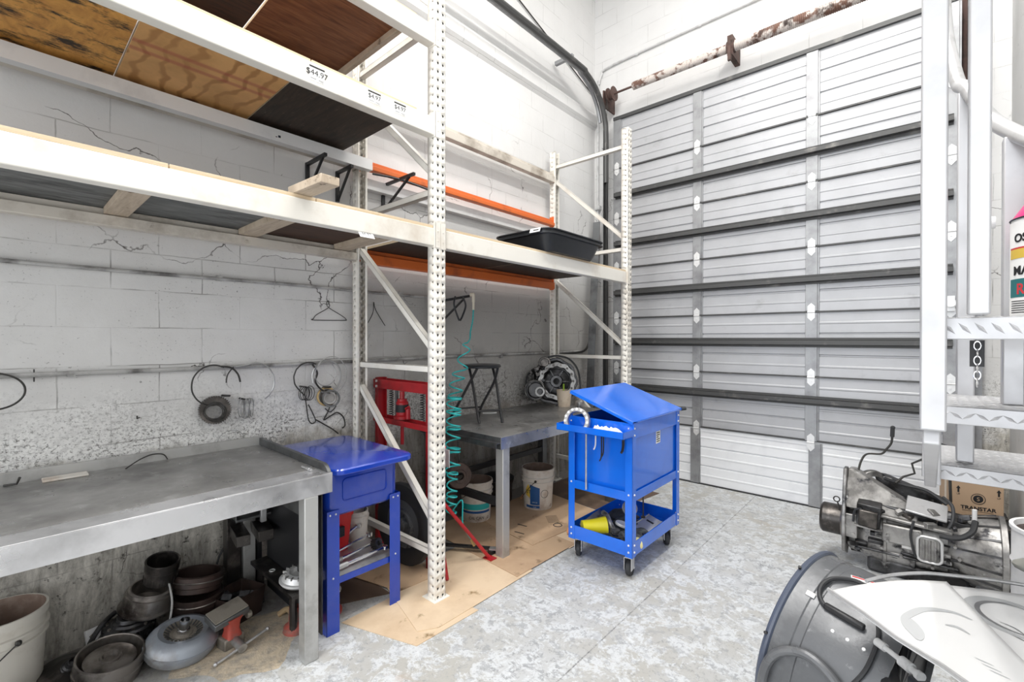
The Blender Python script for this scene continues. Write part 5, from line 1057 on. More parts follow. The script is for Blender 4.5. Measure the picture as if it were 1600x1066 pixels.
t = thing('angular_tin', 'square brown-black open tin with scraps inside, behind the red vise', 'tin', (-2.94, 0.95, 0))
b = MB(tilt((-2.90, 0.905, 0.0), 0, 0, 20))
loft(b, [rl(0, 0, .17, .19, .01, 0.002), rl(0, 0, .20, .22, .01, .15), rl(0, 0, .19, .21, .01, .15), rl(0, 0, .16, .18, .01, .01)], True, True); b.build('tin_body', 'rustdrum', t)
rr = random.Random(4); b = MB(tilt((-2.90, 0.905, 0.0), 0, 0, 20))
for k in range(12): b.cbox((rr.uniform(-.06, .06), rr.uniform(-.07, .07), rr.uniform(.08, .14)), (.05, .03, .02), (rr.uniform(-60, 60), rr.uniform(-60, 60), rr.uniform(0, 90)))
b.build('metal_scraps', 'castdark', t)
t = thing('arbor_press', 'dark steel press frame with channel blocks standing under the end of the left bench', 'press', (-3.0, 1.09, 0))
def pb(nm, a, m='grease', rot=(0, 0, 0)):
    c = ((a[0] + a[1]) / 2, (a[2] + a[3]) / 2, (a[4] + a[5]) / 2); b = MB(); b.cbox(c, (a[1] - a[0], a[3] - a[2], a[5] - a[4]), rot); b.build(nm, m, t, bev=0.003)
pb('column', (-3.12, -3.05, 0.90, 0.972, 0.0, 0.70)); pb('rear_column', (-3.12, -3.07, 1.07, 1.10, 0.0, 0.72), 'black')
pb('upper_channel', (-3.034, -2.90, 0.90, 1.09, 0.53, 0.545), 'steeldark'); pb('upper_channel_web', (-3.06, -2.90, 0.90, 0.905, 0.53, 0.60), 'steeldark')
pb('press_block', (-3.04, -2.84, 0.90, 0.97, 0.41, 0.47), 'grease', (0, 0, -8)); pb('press_block', (-3.00, -2.80, 1.00, 1.08, 0.42, 0.48), 'grease', (0, 0, -8))
pb('clevis', (-2.91, -2.885, 1.03, 1.06, 0.50, 0.66), 'zinc')
b = MB(); b.box(-3.0, -2.42, 1.01, 1.10, 0.225, 0.245); b.cyl((-2.95, 1.05, 0.0), (-2.95, 1.05, 0.225), 0.02, n=8); b.cyl((-2.50, 1.05, 0.0), (-2.50, 1.05, 0.225), 0.02, n=8); 
o = b.build('bed_plank', 'grease', t); 
b = MB(); b.ring((-2.78, 1.05, 0.2485), 0.014, 0.003, n=20, k=6); tag(b.build('snap_ring', 'silver'), 'tiny silver ring lying on the dark plank under the bench end', 'ring')
t = thing('pump_cover', 'pale grey round pump cover resting on the dark plank behind the bench leg', 'cover', (-2.52, 1.09, 0.246))
b = MB(tilt((-2.535, 1.09, 0.256), -4, 6, 0)); b.lathe([(0, 0), (0.085, 0), (0.095, 0.012), (0.095, 0.02), (0.085, 0.024), (0.075, 0.05), (0.05, 0.055), (0.045, 0.035), (0.02, 0.035), (0, 0.03)], 40); b.build('cover_body', 'silver', t)
b = MB(tilt((-2.535, 1.09, 0.256), -4, 6, 0))
for k in range(14): a = 2 * PI * k / 14; b.cbox((0.072 * math.cos(a), 0.072 * math.sin(a), 0.05), (0.02, 0.006, 0.012), (0, 0, math.degrees(a)))
b.build('ribs', 'castalu', t)
tag(MB().tube(catmull([(-2.72, 1.06, 0.012), (-2.70, 1.10, 0.035), (-2.66, 1.12, 0.02), (-2.63, 1.16, 0.045), (-2.60, 1.19, 0.02), (-2.56, 1.2, 0.03)], 6), 0.016, 8).build('tan_rope', 'rope'), 'short piece of thick tan rope on the floor under the dark plank', 'rope')
t = thing('red_pedestal', 'dark red round cast base on the floor behind the left bench leg', 'base', (-2.60, 1.28, 0))
b = MB(tilt((-2.66, 1.10, 0.0))); b.lathe([(0, 0), (0.06, 0), (0.055, 0.03), (0.03, 0.05), (0.028, 0.13), (0, 0.13)], 20, Matrix.Translation((0.13, -0.03, 0))); b.build('base_body', 'visered', t)
b = MB()
cs = catmull([(-3.10, 1.03, 0.46), (-3.12, 0.98, 0.40), (-3.14, 0.90, 0.30), (-3.12, 0.86, 0.2), (-3.10, 0.84, 0.02)], 6); tag(b.tube(cs, 0.006, 6).build('power_cable', 'rubber'), 'thin black cord hanging from the press frame down the wall', 'power cord')
tag(MB().tube(catmull([(-2.955, 0.60, 0.30), (-2.885, 0.60, 0.22), (-2.875, 0.585, 0.12), (-2.90, 0.56, 0.01)], 6), 0.005, 6).build('thin_cable', 'conduit'), 'thin grey cable hanging in front of the flared drum', 'cable')
t = thing('flywheel_cover', 'black flywheel housing with a protruding pipe stub beside the ivory bucket', 'housing', (-2.95, 0.2, 0))
T = tilt((-2.95, 0.215, 0.03), -6, 10, 0) @ Matrix.Scale(0.66, 4)
b = MB(T); b.lathe([(0, 0), (0.15, 0), (0.158, 0.01), (0.158, 0.03), (0.14, 0.035), (0.09, 0.05), (0.07, 0.06), (0, 0.06)], 44); b.build('disc', 'grease', t)
b = MB(T @ tilt((0.03, -0.01, 0.06), -12, 32, 0)); b.lathe([(0.0, 0), (0.042, 0), (0.042, 0.01), (0.036, 0.014), (0.036, 0.03), (0.040, 0.034), (0.036, 0.038), (0.030, 0.042), (0.030, 0.085), (0.024, 0.087), (0.022, 0.04), (0, 0.03)], 28); b.build('pipe_stub', 'castdark', t)
t = thing('oil_filter', 'ribbed black canister with a pale rim at the lower left corner of the picture', 'filter', (-2.87, 0.03, 0))
b = MB(tilt((-2.80, -0.07, 0.055), 0, 90, 92)); b.gear(0.048, 0.052, 30, 0, 0.15); b.build('ribbed_case', 'blackplastic', t)
b = MB(tilt((-2.80, -0.07, 0.055), 0, 90, 92)); b.lathe([(0, 0.15), (0.040, 0.15), (0.046, 0.158), (0.044, 0.18), (0.03, 0.19), (0, 0.19)], 28); b.build('end_cap', 'zinc', t)
t = thing('shift_linkage', 'greasy forked steel rod leaning between the ivory bucket and the black pump body', 'rod', (-3.0, 0.3, 0))
b = MB(); b.tube(catmull([(-2.90, 0.26, 0.09), (-2.98, 0.31, 0.14), (-3.02, 0.35, 0.17), (-3.07, 0.40, 0.18)], 5), [0.012] * 16, 8); b.build('rod', 'castdark', t)
b = MB(); b.cyl((-2.885, 0.25, 0.075), (-2.91, 0.265, 0.105), 0.022, n=14); b.build('rod_end', 'bronze', t)
b = MB(); b.tube([(-3.02, 0.30, 0.12), (-3.05, 0.37, 0.16)], 0.007, 6); b.build('fork', 'bronze', t)
b = MB(); b.cbox((-3.07, 0.335, 0.07), (0.02, 0.09, 0.13), (0, -20, 15)); tag(b.build('white_box_flap', 'white'), 'small white folded card behind the forked rod', 'card')
t = thing('copper_connector', 'small brown connector with bright prongs lying behind the clutch drum', 'connector', (-2.96, 0.36, 0.1))
b = MB(); b.cyl((-2.955, 0.33, 0.115), (-2.95, 0.375, 0.115), 0.012, n=10); b.build('body', 'rustdrum', t); b = MB(); b.cyl((-2.95, 0.375, 0.115), (-2.945, 0.42, 0.112), 0.005, n=6); b.build('prong', 'chrome', t)
# sawdust / absorbent
rr = random.Random(2); b = MB(); n = 40; outer = []
for k in range(n):
    a = 2 * PI * k / n; r = 1 + 0.16 * math.sin(3 * a + 1) + 0.10 * math.sin(7 * a) + rr.uniform(-.05, .05); outer.append((-2.60 + 0.24 * r * math.cos(a), 0.84 + 0.27 * r * math.sin(a)))
vs = [(-2.62, 0.86, 0.007)] + [(-2.62 + (x + 2.62) * .7, 0.86 + (y - .86) * .7, 0.005) for x, y in outer] + [(x, y, 0.0006) for x, y in outer]
b.add(vs, [(0, 1 + k, 1 + (k + 1) % n) for k in range(n)] + [(1 + k, 1 + n + k, 1 + n + (k + 1) % n, 1 + (k + 1) % n) for k in range(n)])
o = b.build('sawdust', 'saw', kind='stuff'); o['label'] = 'tan sawdust absorbent spread on the floor around the vise and torque converter'; o['category'] = 'sawdust'

# ================================================================ red press, stand, hose
t = thing('shop_press', 'red H-frame shop press with a small bottle jack behind the tall rack post', 'press', (-2.81, 2.0, 0))
XL, XR, YP = -3.13, -2.50, 1.99
for x in (XL, XR):
    b = MB(); b.box(x - 0.03, x - 0.026, YP - 0.04, YP + 0.04, 0.006, 1.28); b.box(x - 0.03, x + 0.01, YP - 0.04, YP - 0.036, 0.006, 1.28); b.box(x - 0.03, x + 0.01, YP + 0.036, YP + 0.04, 0.006, 1.28); b.build('post', 'red', t, bev=0.002)
for y in (YP - 0.05, YP + 0.045):
    b = MB(); b.box(XL - 0.04, XR + 0.04, y, y + 0.005, 1.20, 1.27); b.build('top_crossbar', 'red', t, bev=0.002)
    b = MB(); b.box(XL - 0.04, XR + 0.04, y, y + 0.005, 0.945, 0.985); b.build('lower_crossbar', 'red', t, bev=0.002)
for z in (1.255, 1.215): MB().cyl((XL + 0.01, YP - 0.05, z), (XL + 0.01, YP - 0.058, z), 0.010, n=6).build('bolt', 'silver', t)
b = MB(tilt((-2.86, YP, 0.99))); b.lathe([(0, 0), (0.062, 0), (0.062, 0.02), (0.045, 0.03), (0.045, 0.12), (0.036, 0.13), (0.036, 0.145), (0.018, 0.147), (0.018, 0.20), (0, 0.20)], 24); b.build('bottle_jack', 'red', t)
b = MB(tilt((-2.86, YP, 0.99))); b.lathe([(0.0455, 0.05), (0.0462, 0.05), (0.0462, 0.105), (0.0455, 0.105)], 24); b.build('jack_label', 'ink', t)
b = MB(); b.cyl((-2.79, YP, 0.995), (-2.79, YP, 1.08), 0.018, n=12); b.cyl((-2.79, YP - 0.02, 1.07), (-2.75, YP - 0.02, 1.09), 0.008, n=8); b.build('pump_lever', 'red', t)
b = MB(); b.cyl((-2.86, YP, 0.80), (-2.86, YP, 0.945), 0.013, n=12); b.build('ram_rod', 'red', t)
for x in (XL + 0.13, XR - 0.12):
    b = MB(); P = [(x + 0.014 * math.cos(k * 0.8), YP + 0.014 * math.sin(k * 0.8), 1.0 + 0.195 * k / 90) for k in range(91)]; b.tube(P, 0.0032, 5); b.build('return_spring', 'black', t)
b = MB(); b.cyl((XL + 0.20, YP, 0.97), (XL + 0.20, YP, 1.2), 0.012, n=8); b.build('guide_rod', 'steeldark', t)
for x in (XL, XR):
    b = MB(); b.box(x - 0.03, x + 0.03, 1.88, 2.30, 0.0, 0.006); b.build('foot_plate', 'red', t)
b = MB(); b.tube([(XR + 0.03, YP, 0.46), (XR + 0.20, 1.945, 0.012)], 0.013, 8); b.build('brace_tube', 'red', t)
b = MB(); b.tube([(XR + 0.03, YP, 0.52), (XR + 0.20, 2.34, 0.012)], 0.013, 8); b.box(XR + 0.16, XR + 0.24, 2.31, 2.37, 0.011, 0.018); b.build('brace_tube', 'red', t)
b = MB(); b.box(-2.58, -2.40, YP + 0.055, YP + 0.065, 0.70, 0.82); o = b.build('press_plate', 'steelleg', t, bev=0.002)
b = MB(); b.cyl((-2.58, YP + 0.06, 0.83), (-2.45, YP + 0.06, 0.83), 0.014, n=10); b.build('red_grip', 'redbright', t)
t = thing('flat_bar', 'black flat bar with a pale end lying on the cardboard beside the red press foot', 'bar', (-2.5, 2.4, 0.01))
b = MB(); b.beam((-2.75, 2.16, 0.045), (-2.36, 2.40, 0.045), 0.04, 0.012); b.build('bar_body', 'black', t); b = MB(); b.beam((-2.36, 2.40, 0.045), (-2.26, 2.46, 0.045), 0.045, 0.010); b.build('pale_end', 'zinc', t)
b = MB(); b.box(-2.74, -2.70, 2.17, 2.21, 0.012, 0.038); b.build('support_block', 'red', t); b = MB(); b.box(-2.36, -2.32, 2.38, 2.42, 0.012, 0.038); b.build('support_block', 'black', t)
t = thing('brake_rotor', 'brown worn disc hanging on edge at the left end of the dark workbench', 'disc', (-2.56, 2.27, 0.42))
Tm = Matrix.Translation((-2.58, 2.30, 0.555)) @ Euler((R(88), 0, R(62))).to_matrix().to_4x4()
b = MB(Tm); b.lathe([(0.03, -0.012), (0.088, -0.012), (0.095, -0.006), (0.095, 0.012), (0.088, 0.018), (0.05, 0.018), (0.045, 0.03), (0.03, 0.03), (0.03, -0.012)], 36); b.build('disc_body', 'rustdrum', t)
b = MB(); b.tube([(-2.61, 2.325, 0.60), (-2.62, 2.33, 0.80)], 0.006, 6); b.build('hanger', 'wire', t)

t = thing('hose_bracket', 'black wall bracket arm with a hanging folded strap above the far bay bench', 'bracket', (-3.19, 2.6, 1.7))
b = MB(); b.beam((-3.06, 2.50, 1.895), (-3.0, 2.79, 1.955), 0.022, 0.022); b.build('arm', 'black', t)
b = MB(); b.beam((-3.06, 2.50, 1.70), (-3.02, 2.74, 1.925), 0.015, 0.015); b.build('diagonal', 'black', t)
b = MB(); b.box(-3.198, -3.05, 2.49, 2.51, 1.64, 1.92); b.build('wall_plate', 'black', t)
b = MB(); b.tube(catmull([(-2.99, 2.62, 1.94), (-2.985, 2.60, 1.87), (-2.985, 2.635, 1.78), (-2.985, 2.66, 1.735)], 5), 0.008, 6); b.tube(catmull([(-2.985, 2.67, 1.735), (-2.985, 2.70, 1.78), (-2.985, 2.735, 1.87), (-2.99, 2.70, 1.95)], 5), 0.008, 6); b.build('strap', 'blackplastic', t)
t = thing('air_hose', 'teal coiled air hose with brass coupling hanging from the wall bracket down past the bench', 'air hose', (-2.9, 2.6, 0.2))
b = MB(); b.cyl((-2.97, 2.775, 1.965), (-2.94, 2.79, 1.965), 0.016, n=10); b.cyl((-2.94, 2.785, 1.97), (-2.94, 2.785, 1.90), 0.014, n=10); b.cyl((-2.94, 2.785, 1.90), (-2.935, 2.78, 1.83), 0.011, n=8); b.build('coupling', 'ivory', t)
path = catmull([(-2.935, 2.78, 1.83), (-2.90, 2.735, 1.72), (-2.86, 2.66, 1.60), (-2.78, 2.55, 1.50), (-2.72, 2.42, 1.30), (-2.66, 2.32, 1.12), (-2.60, 2.26, 0.98), (-2.54, 2.20, 0.78), (-2.50, 2.16, 0.55), (-2.50, 2.15, 0.35)], 40)
N = len(path); pts = []; ph = 0
for i, p in enumerate(path):
    u = i / N; rad = 0.0 if u < 0.18 else min(0.060, (u - 0.18) * 0.25) * (1.0 if u < 0.85 else 0.7)
    dens = 0.05 if u < 0.3 else (0.28 if u < 0.5 else 0.62); ph += dens
    if u < 0.18: ph = 0
    pts.append(p + Vector((rad * math.cos(ph), rad * 0.8 * math.sin(ph), rad * 0.35 * math.sin(ph * 0.37))))
b = MB(); b.tube(pts, 0.0058, 6); b.build('coil', 'teal', t, smooth=60)
b = MB(); b.tube(catmull([tuple(pts[-1]), (-2.46, 2.22, 0.42), (-2.43, 2.20, 0.26), (-2.40, 2.25, 0.15)], 6), 0.005, 6); b.build('tail', 'teal', t); b = MB(); b.cyl((-2.40, 2.25, 0.15), (-2.385, 2.27, 0.10), 0.011, n=10); b.build('nozzle', 'gold', t)

# ================================================================ cardboard on the floor
def card(poly, z, m, label, marks=None, th=0.003):
    b = MB(); b.prism(poly, z, z + th); o = tag(b.build('cardboard_sheet', m), label, 'cardboard', None); return o
card([(-2.40, 1.27), (-1.93, 1.43), (-1.92, 1.86), (-2.42, 1.80)], 0.0005, 'card2', 'pale cardboard sheet in front of the washer legs, nearest the camera')
card([(-2.60, 1.66), (-2.02, 1.50), (-1.96, 1.60), (-1.97, 2.42), (-2.40, 2.50), (-2.62, 2.30)], 0.004, 'card2', 'pale cardboard sheet under the foot of the tall rack post')
card([(-2.95, 1.52), (-2.42, 1.66), (-2.40, 1.95), (-2.95, 1.95)], 0.0078, 'card', 'brown cardboard sheet under the black wheel behind the blue washer')
o = card([(-3.05, 2.36), (-1.99, 2.28), (-1.98, 2.95), (-3.02, 3.02)], 0.0080, 'card', 'oil-spotted tan cardboard sheet around the dark bench leg')
o = card([(-3.0, 2.80), (-2.20, 2.70), (-2.12, 3.62), (-2.95, 3.75)], 0.012, 'card', 'printed cardboard sheet under the blue and yellow bucket')
card([(-2.20, 2.80), (-1.97, 2.86), (-1.97, 3.95), (-2.16, 3.95)], 0.0052, 'card2', 'pale cardboard strip running beneath the blue cart')
card([(-3.0, 3.78), (-2.12, 3.66), (-2.0, 4.5), (-3.0, 4.6)], 0.0005, 'card3', 'dark oil-soaked cardboard at the far end under the workbench')
card([(-3.0, 1.20), (-2.62, 1.25), (-2.45, 1.62), (-2.98, 1.62)], 0.0005, 'card3', 'dark stained sheet on the floor beneath the washer shelf')
b = MB(); b.m = 0
for k in range(6): b.cbox((-2.34 - 0.02 * k, 3.16 + 0.018 * k, 0.0156), (0.10, 0.006, 0.0006), (0, 0, 52))
b.ring((-2.28, 3.13, 0.0156), 0.035, 0.004, n=24, k=4); b.cbox((-2.50, 2.93, 0.0156), (0.09, 0.014, 0.0006), (0, 0, 8)); b.cbox((-2.42, 2.80, 0.0156), (0.09, 0.012, 0.0006), (0, 0, 10))
pm = b.build('printed_marks', 'ink', o); pm['kind'] = 'stuff'
b = MB(); b.cbox((-2.1, 3.06, 0.04), (0.06, 0.05, 0.05), (10, 20, 30)); tag(b.build('orange_lump', 'orangeplastic', bev=0.015), 'small pale orange lump on the cardboard behind the cart tray', 'scrap')
b = MB(); b.box(-2.50, -2.34, 1.22, 1.52, 0.004, 0.018); 

# ================================================================ drum, sheet and machine at lower right
n_ = Vector((0.96043471, -0.23809052, -0.14449243)); b_ = Vector((0.24061557, 0.9706205, 0)); u_ = Vector((0.14024731, -0.03476713, 0.98950591)); c_ = Vector((-0.367, 2.232, 0.352))
FD = Matrix(((b_.x, u_.x, n_.x, c_.x), (b_.y, u_.y, n_.y, c_.y), (b_.z, u_.z, n_.z, c_.z), (0, 0, 0, 1)))   # local x = b, y = u, z = axis
def onD(s, ang, off=0.0): a = R(ang); r = 0.345 + off; return FD @ Vector((r * math.cos(a), r * math.sin(a), s))
t = thing('drum_fan', 'dark grey barrel fan housing on its side with blue-black rubber rim', 'fan', (-0.17, 2.18, 0))
b = MB(FD); b.lathe([(0.338, 0.0), (0.345, 0.0), (0.346, 0.07), (0.343, 0.075), (0.343, 0.10), (0.346, 0.105), (0.345, 0.34), (0.338, 0.34), (0.335, 0.3), (0.336, 0.02), (0.338, 0.0)], 72); b.build('fan_housing', 'greyplastic', t)
b = MB(FD); b.ring((0, 0, 0.0), 0.343, 0.013, n=72, k=10); b.build('rubber_rim', 'bluerubber', t)
b = MB(FD); b.lathe([(0.0, 0.32), (0.335, 0.32)], 48); b.build('back_plate', 'blackplastic', t, solid=0.004)
for a in (112, 158): p = onD(-0.004, a, 0.012); q = onD(-0.004, a, 0.022); MB().cyl(p, q, 0.006, n=8).build('rim_bolt', 'black', t)
b = MB(); pts = [onD(s, a, 0.012) for s, a in ((0.19, 100), (0.165, 99), (0.135, 101), (0.098, 107), (0.084, 115), (0.092, 122), (0.12, 126.5), (0.16, 127))]; b.tube(catmull(pts, 6), 0.008, 8); b.build('cord_loop', 'rubber', t)
b = MB(); b.beam(onD(0.12, 126.5, 0.012), onD(0.245, 127, 0.012), 0.022, 0.022); b.build('carry_handle', 'black', t, bev=0.006)
for s in (0.170, 0.215, 0.262):
    b = MB(); b.cyl(onD(s, 137, -0.001), onD(s, 137, 0.003), 0.007, 0.005, 12); b.build('rivet', 'silver', t)
b = MB(); c0 = [onD(s, a, 0.0025) for s, a in ((0.052, 122.2), (0.082, 122.2), (0.082, 125.6), (0.052, 125.6))]; b.add(c0, [(0, 1, 2, 3)]); b.build('inspection_sticker', 'label', t, solid=0.0008)
b = MB(); c0 = [onD(s, a, 0.0025) for s, a in ((0.125, 93), (0.215, 86), (0.225, 90), (0.135, 97))]; b.m = 0; b.add(c0, [(0, 1, 2, 3)]); c0 = [onD(s, a, 0.0032) for s, a in ((0.13, 93.2), (0.21, 87), (0.212, 88.4), (0.132, 94.6))]; b.m = 1; b.add(c0, [(0, 1, 2, 3)]); b.build('warning_label', ['label', 'redprint'], t)
pts = [onD(0.02, 188, 0.02), onD(0.025, 176, 0.022), onD(0.04, 167, 0.022), onD(0.075, 160, 0.022), onD(0.13, 156, 0.022), onD(0.19, 157, 0.022), onD(0.25, 162, 0.022), onD(0.31, 172, 0.022)]
b = MB(); b.tube(catmull(pts, 6), 0.016, 10); b.build('tube_handle', 'greyplastic', t)
pts = [onD(0.27, 121, 0.010), onD(0.285, 128, 0.012), onD(0.29, 138, 0.012), onD(0.285, 148, 0.012), onD(0.26, 160, 0.012)]
b = MB(); b.tube(catmull(pts, 6), 0.007, 8); b.build('power_cord', 'rubber', t)
b = MB(); b.cyl(onD(0.25, 236, 0.0), (onD(0.25, 236, 0.0).x, onD(0.25, 236, 0.0).y, 0.0), 0.016, n=10); b.cyl(onD(0.25, 304, 0.0), (onD(0.25, 304, 0.0).x, onD(0.25, 304, 0.0).y, 0.0), 0.016, n=10); b.build('foot', 'black', t)

t = thing('machine_housing', 'black open machine casing under the printed sheet at the lower right', 'machine', (0.26, 1.86, 0))
b = MB(); loft(b, [rl(0.41, 1.90, .50, .50, .06, 0.0), rl(0.41, 1.90, .52, .52, .08, 0.60), rl(0.41, 1.90, .50, .50, .08, 0.70)], True, True); b.build('casing', 'blackplastic', t)
b = MB(); b.cyl((-0.108, 1.893, 0.60), (-0.085, 1.872, 0.60), 0.013, n=16); b.cyl((-0.085, 1.872, 0.60), (-0.03, 1.815, 0.60), 0.008, n=12); b.cyl((-0.045, 1.83, 0.60), (-0.022, 1.805, 0.60), 0.016, n=18); b.cyl((-0.022, 1.805, 0.60), (-0.008, 1.788, 0.60), 0.010, n=16); b.cyl((-0.008, 1.788, 0.60), (0.0, 1.778, 0.60), 0.014, n=16)
tag(b.build('pipe_fitting', 'conduitwhite'), 'pale grey pipe fitting under the near edge of the printed sheet', 'pipe fitting')
b = MB(); b.tube(catmull([(-0.10, 2.02, 0.55), (-0.08, 1.92, 0.48), (-0.05, 1.80, 0.50), (0.02, 1.70, 0.56)], 6), 0.03, 12); b.build('dark_duct', 'rubber', t)
b = MB(); b.beam((-0.02, 1.80, 0.30), (0.14, 1.62, 0.30), 0.04, 0.58); b.build('side_plate', 'blackplastic', t, bev=0.01)

def sheetz(x, y): return 0.757 + 0.012 * math.sin(3 * x + 2) + 0.010 * math.cos(5 * y) - 0.02 * max(0, x)
def drape(name, poly, m, label, dz, cat='printed sheet', marks=(), th=0.004):
    """flat sheet with outline poly, gently waved; built as a fan grid"""
    cx = sum(p[0] for p in poly) / len(poly); cy = sum(p[1] for p in poly) / len(poly); K = 10; n = len(poly); vs = [(cx, cy, sheetz(cx, cy) + dz)]; fs = []
    for k in range(1, K + 1):
        for x, y in poly: u = k / K; X, Y = cx + (x - cx) * u, cy + (y - cy) * u; vs.append((X, Y, sheetz(X, Y) + dz))
    fs += [(0, 1 + i, 1 + (i + 1) % n) for i in range(n)]
    for k in range(1, K):
        for i in range(n): a = 1 + (k - 1) * n; c = a + n; fs.append((a + i, c + i, c + (i + 1) % n, a + (i + 1) % n))
    t = thing(name, label, cat, (cx, cy, sheetz(cx, cy) + dz)); b = MB(); b.add(vs, fs); b.build('sheet', m, t, solid=th)
    return t
def onS(pts, w, par, dz, m='bannerpr', nm='printed_line'):
    """a printed stroke of width w lying on the sheet"""
    P = catmull([(x, y, 0) for x, y in pts], 6); vs = []; fs = []
    for i, p in enumerate(P):
        d = (P[min(i + 1, len(P) - 1)] - P[max(i - 1, 0)]).normalized(); q = Vector((-d.y, d.x, 0)); u = i / (len(P) - 1); ww = w * (0.25 + 0.75 * math.sin(PI * min(1, max(0, u)))) / 2
        for s in (-1, 1): X, Y = p.x + s * q.x * ww, p.y + s * q.y * ww; vs.append((X, Y, sheetz(X, Y) + dz + 0.0012))
    for i in range(len(P) - 1): fs.append((2 * i, 2 * i + 2, 2 * i + 3, 2 * i + 1))
    b = MB(); b.add(vs, fs); return b.build(nm, m, par)
pa = [(x, y) for x, y in [Vector(p).xy for p in catmull([(-0.225, 1.784, 0), (-0.175, 1.87, 0), (-0.113, 1.956, 0), (-0.034, 2.043, 0), (0.062, 2.115, 0)], 3)]] + [(0.103, 2.008), (0.143, 1.893), (0.194, 1.745), (0.26, 1.55), (0.32, 1.35), (0.16, 1.42), (0.034, 1.542), (-0.052, 1.608), (-0.127, 1.693)]
ta = drape('printed_sheet', pa, 'white', 'large white plastic sheet with a grey arc print draped over the fan and machine', 0.006)
tb = drape('printed_sheet', [(0.03, 2.09), (0.062, 2.112), (0.155, 2.164), (0.245, 2.208), (0.50, 2.25), (0.62, 1.7), (0.36, 1.30), (0.22, 1.60), (0.10, 1.96)], 'white', 'second white sheet with a faint wheel picture, tucked under the larger one', -0.004)
onS([(-0.006, 1.645), (-0.032, 1.70), (-0.037, 1.753), (-0.024, 1.80), (0.0, 1.852), (0.035, 1.885), (0.075, 1.902), (0.11, 1.89)], 0.022, ta, 0.006)
onS([(-0.006, 1.645), (-0.012, 1.70), (-0.026, 1.765)], 0.035, ta, 0.0062)
onS([(0.05, 1.80), (0.075, 1.81), (0.10, 1.79)], 0.012, ta, 0.006)
for k in range(3): onS([(0.10 + 0.012 * k, 1.66 - 0.02 * k), (0.135 + 0.012 * k, 1.65 - 0.02 * k)], 0.004, ta, 0.006)
b = MB(); P = [(x, y, sheetz(x, y) + 0.012) for x, y in ((-0.225, 1.784), (-0.127, 1.693), (-0.052, 1.608), (0.034, 1.542), (0.16, 1.42))]; b.tube(P, 0.006, 8); b.build('edge_tube', 'zinc', ta)
cxw, cyw = 0.215, 2.01
def ell(r, a0, a1, n=18): return [(cxw + r * math.cos(R(a0 + (a1 - a0) * i / n)), cyw + r * math.sin(R(a0 + (a1 - a0) * i / n))) for i in range(n + 1)]
onS(ell(0.105, 60, 300), 0.030, tb, -0.004); onS(ell(0.088, 75, 285), 0.012, tb, -0.0035, 'galv'); onS([(0.15, 1.93), (0.19, 1.90), (0.24, 1.87)], 0.006, tb, -0.004, 'galv'); onS([(0.17, 1.96), (0.20, 1.95), (0.22, 1.92)], 0.005, tb, -0.004, 'galv')
b = MB(); b.tube(catmull([(-0.14, 1.945, 0.765), (-0.08, 2.03, 0.772), (0.0, 2.11, 0.776), (0.08, 2.16, 0.776), (0.22, 2.235, 0.772), (0.45, 2.31, 0.765)], 6), 0.006, 8)
tag(b.build('curved_hoop', 'zinc'), 'thin pale curved rail along the far edge of the printed sheets', 'rail')
b = MB(); b.box(0.14, 0.60, 2.22, 2.30, 0.0, 0.715); tag(b.build('steel_sheet', 'blackplastic', bev=0.01), 'black sheet standing upright behind the printed sheets at the lower right', 'panel')
blob('rag', (0.44, 2.55, 0.74), 0.17, 0.14, 0.06, 'cloth', None, 8)
for o in COL.objects:
    if o.name == 'rag': tag(o, 'grey-green crumpled rag at the right edge below the cardboard carton', 'rag')
b = MB(); b.box(0.30, 0.62, 2.44, 2.68, 0.0, 0.69); tag(b.build('storage_crate', 'blackplastic', bev=0.01), 'dark crate under the grey-green rag at the right edge', 'crate')

# ================================================================ transmission on the floor
t = thing('truck_transmission', 'large oily cast truck transmission lying on the floor before the door', 'transmission', (-0.08, 4.08, 0))
GX = Matrix.Translation((-0.40, 4.10, 0.240)) @ Euler((0, R(90), 0)).to_matrix().to_4x4()      # local z runs along +x
GX = GX @ Euler((0, 0, 0)).to_matrix().to_4x4()
def sq(r, p=0.16): return lambda a, k: 1 + p * (math.cos(4 * a) * -0.5 + 0.1 * math.cos(7 * a))
b = MB(GX); b.lathe([(0, 0.0), (0.12, 0.0), (0.155, 0.02), (0.165, 0.06), (0.150, 0.065), (0.185, 0.11), (0.190, 0.20), (0.198, 0.205), (0.198, 0.222), (0.188, 0.226), (0.186, 0.34), (0.192, 0.345), (0.196, 0.365), (0.18, 0.37), (0.17, 0.47), (0.165, 0.52)], 48, wob=sq(0, 0.14)); b.build('main_case', 'castalu', t, smooth=40)
b = MB(GX); b.lathe([(0.165, 0.52), (0.172, 0.53), (0.205, 0.60), (0.232, 0.70), (0.236, 0.745), (0.248, 0.75), (0.248, 0.775), (0.24, 0.778), (0.23, 0.72), (0.18, 0.60), (0.1, 0.56)], 48, wob=lambda a, k: 1 + (0.02 * math.cos(12 * a) if k > 4 else 0)); b.build('bell_housing', 'castalu', t, smooth=40)
b = MB(GX)
for k in range(16):
    a = 2 * PI * k / 16 + 0.1; c, s_ = math.cos(a), math.sin(a)
    vs = [(0.165 * c, 0.165 * s_, 0.50), (0.195 * c, 0.195 * s_, 0.53), (0.247 * c, 0.247 * s_, 0.745), (0.23 * c, 0.23 * s_, 0.745)]; w = Vector((-s_, c, 0)) * 0.006
    V = [Vector(v) + w for v in vs] + [Vector(v) - w for v in vs]; b.add(V, [(0, 1, 2, 3), (7, 6, 5, 4), (0, 4, 5, 1), (1, 5, 6, 2), (2, 6, 7, 3), (3, 7, 4, 0)])
b.build('bell_ribs', 'castdark', t)
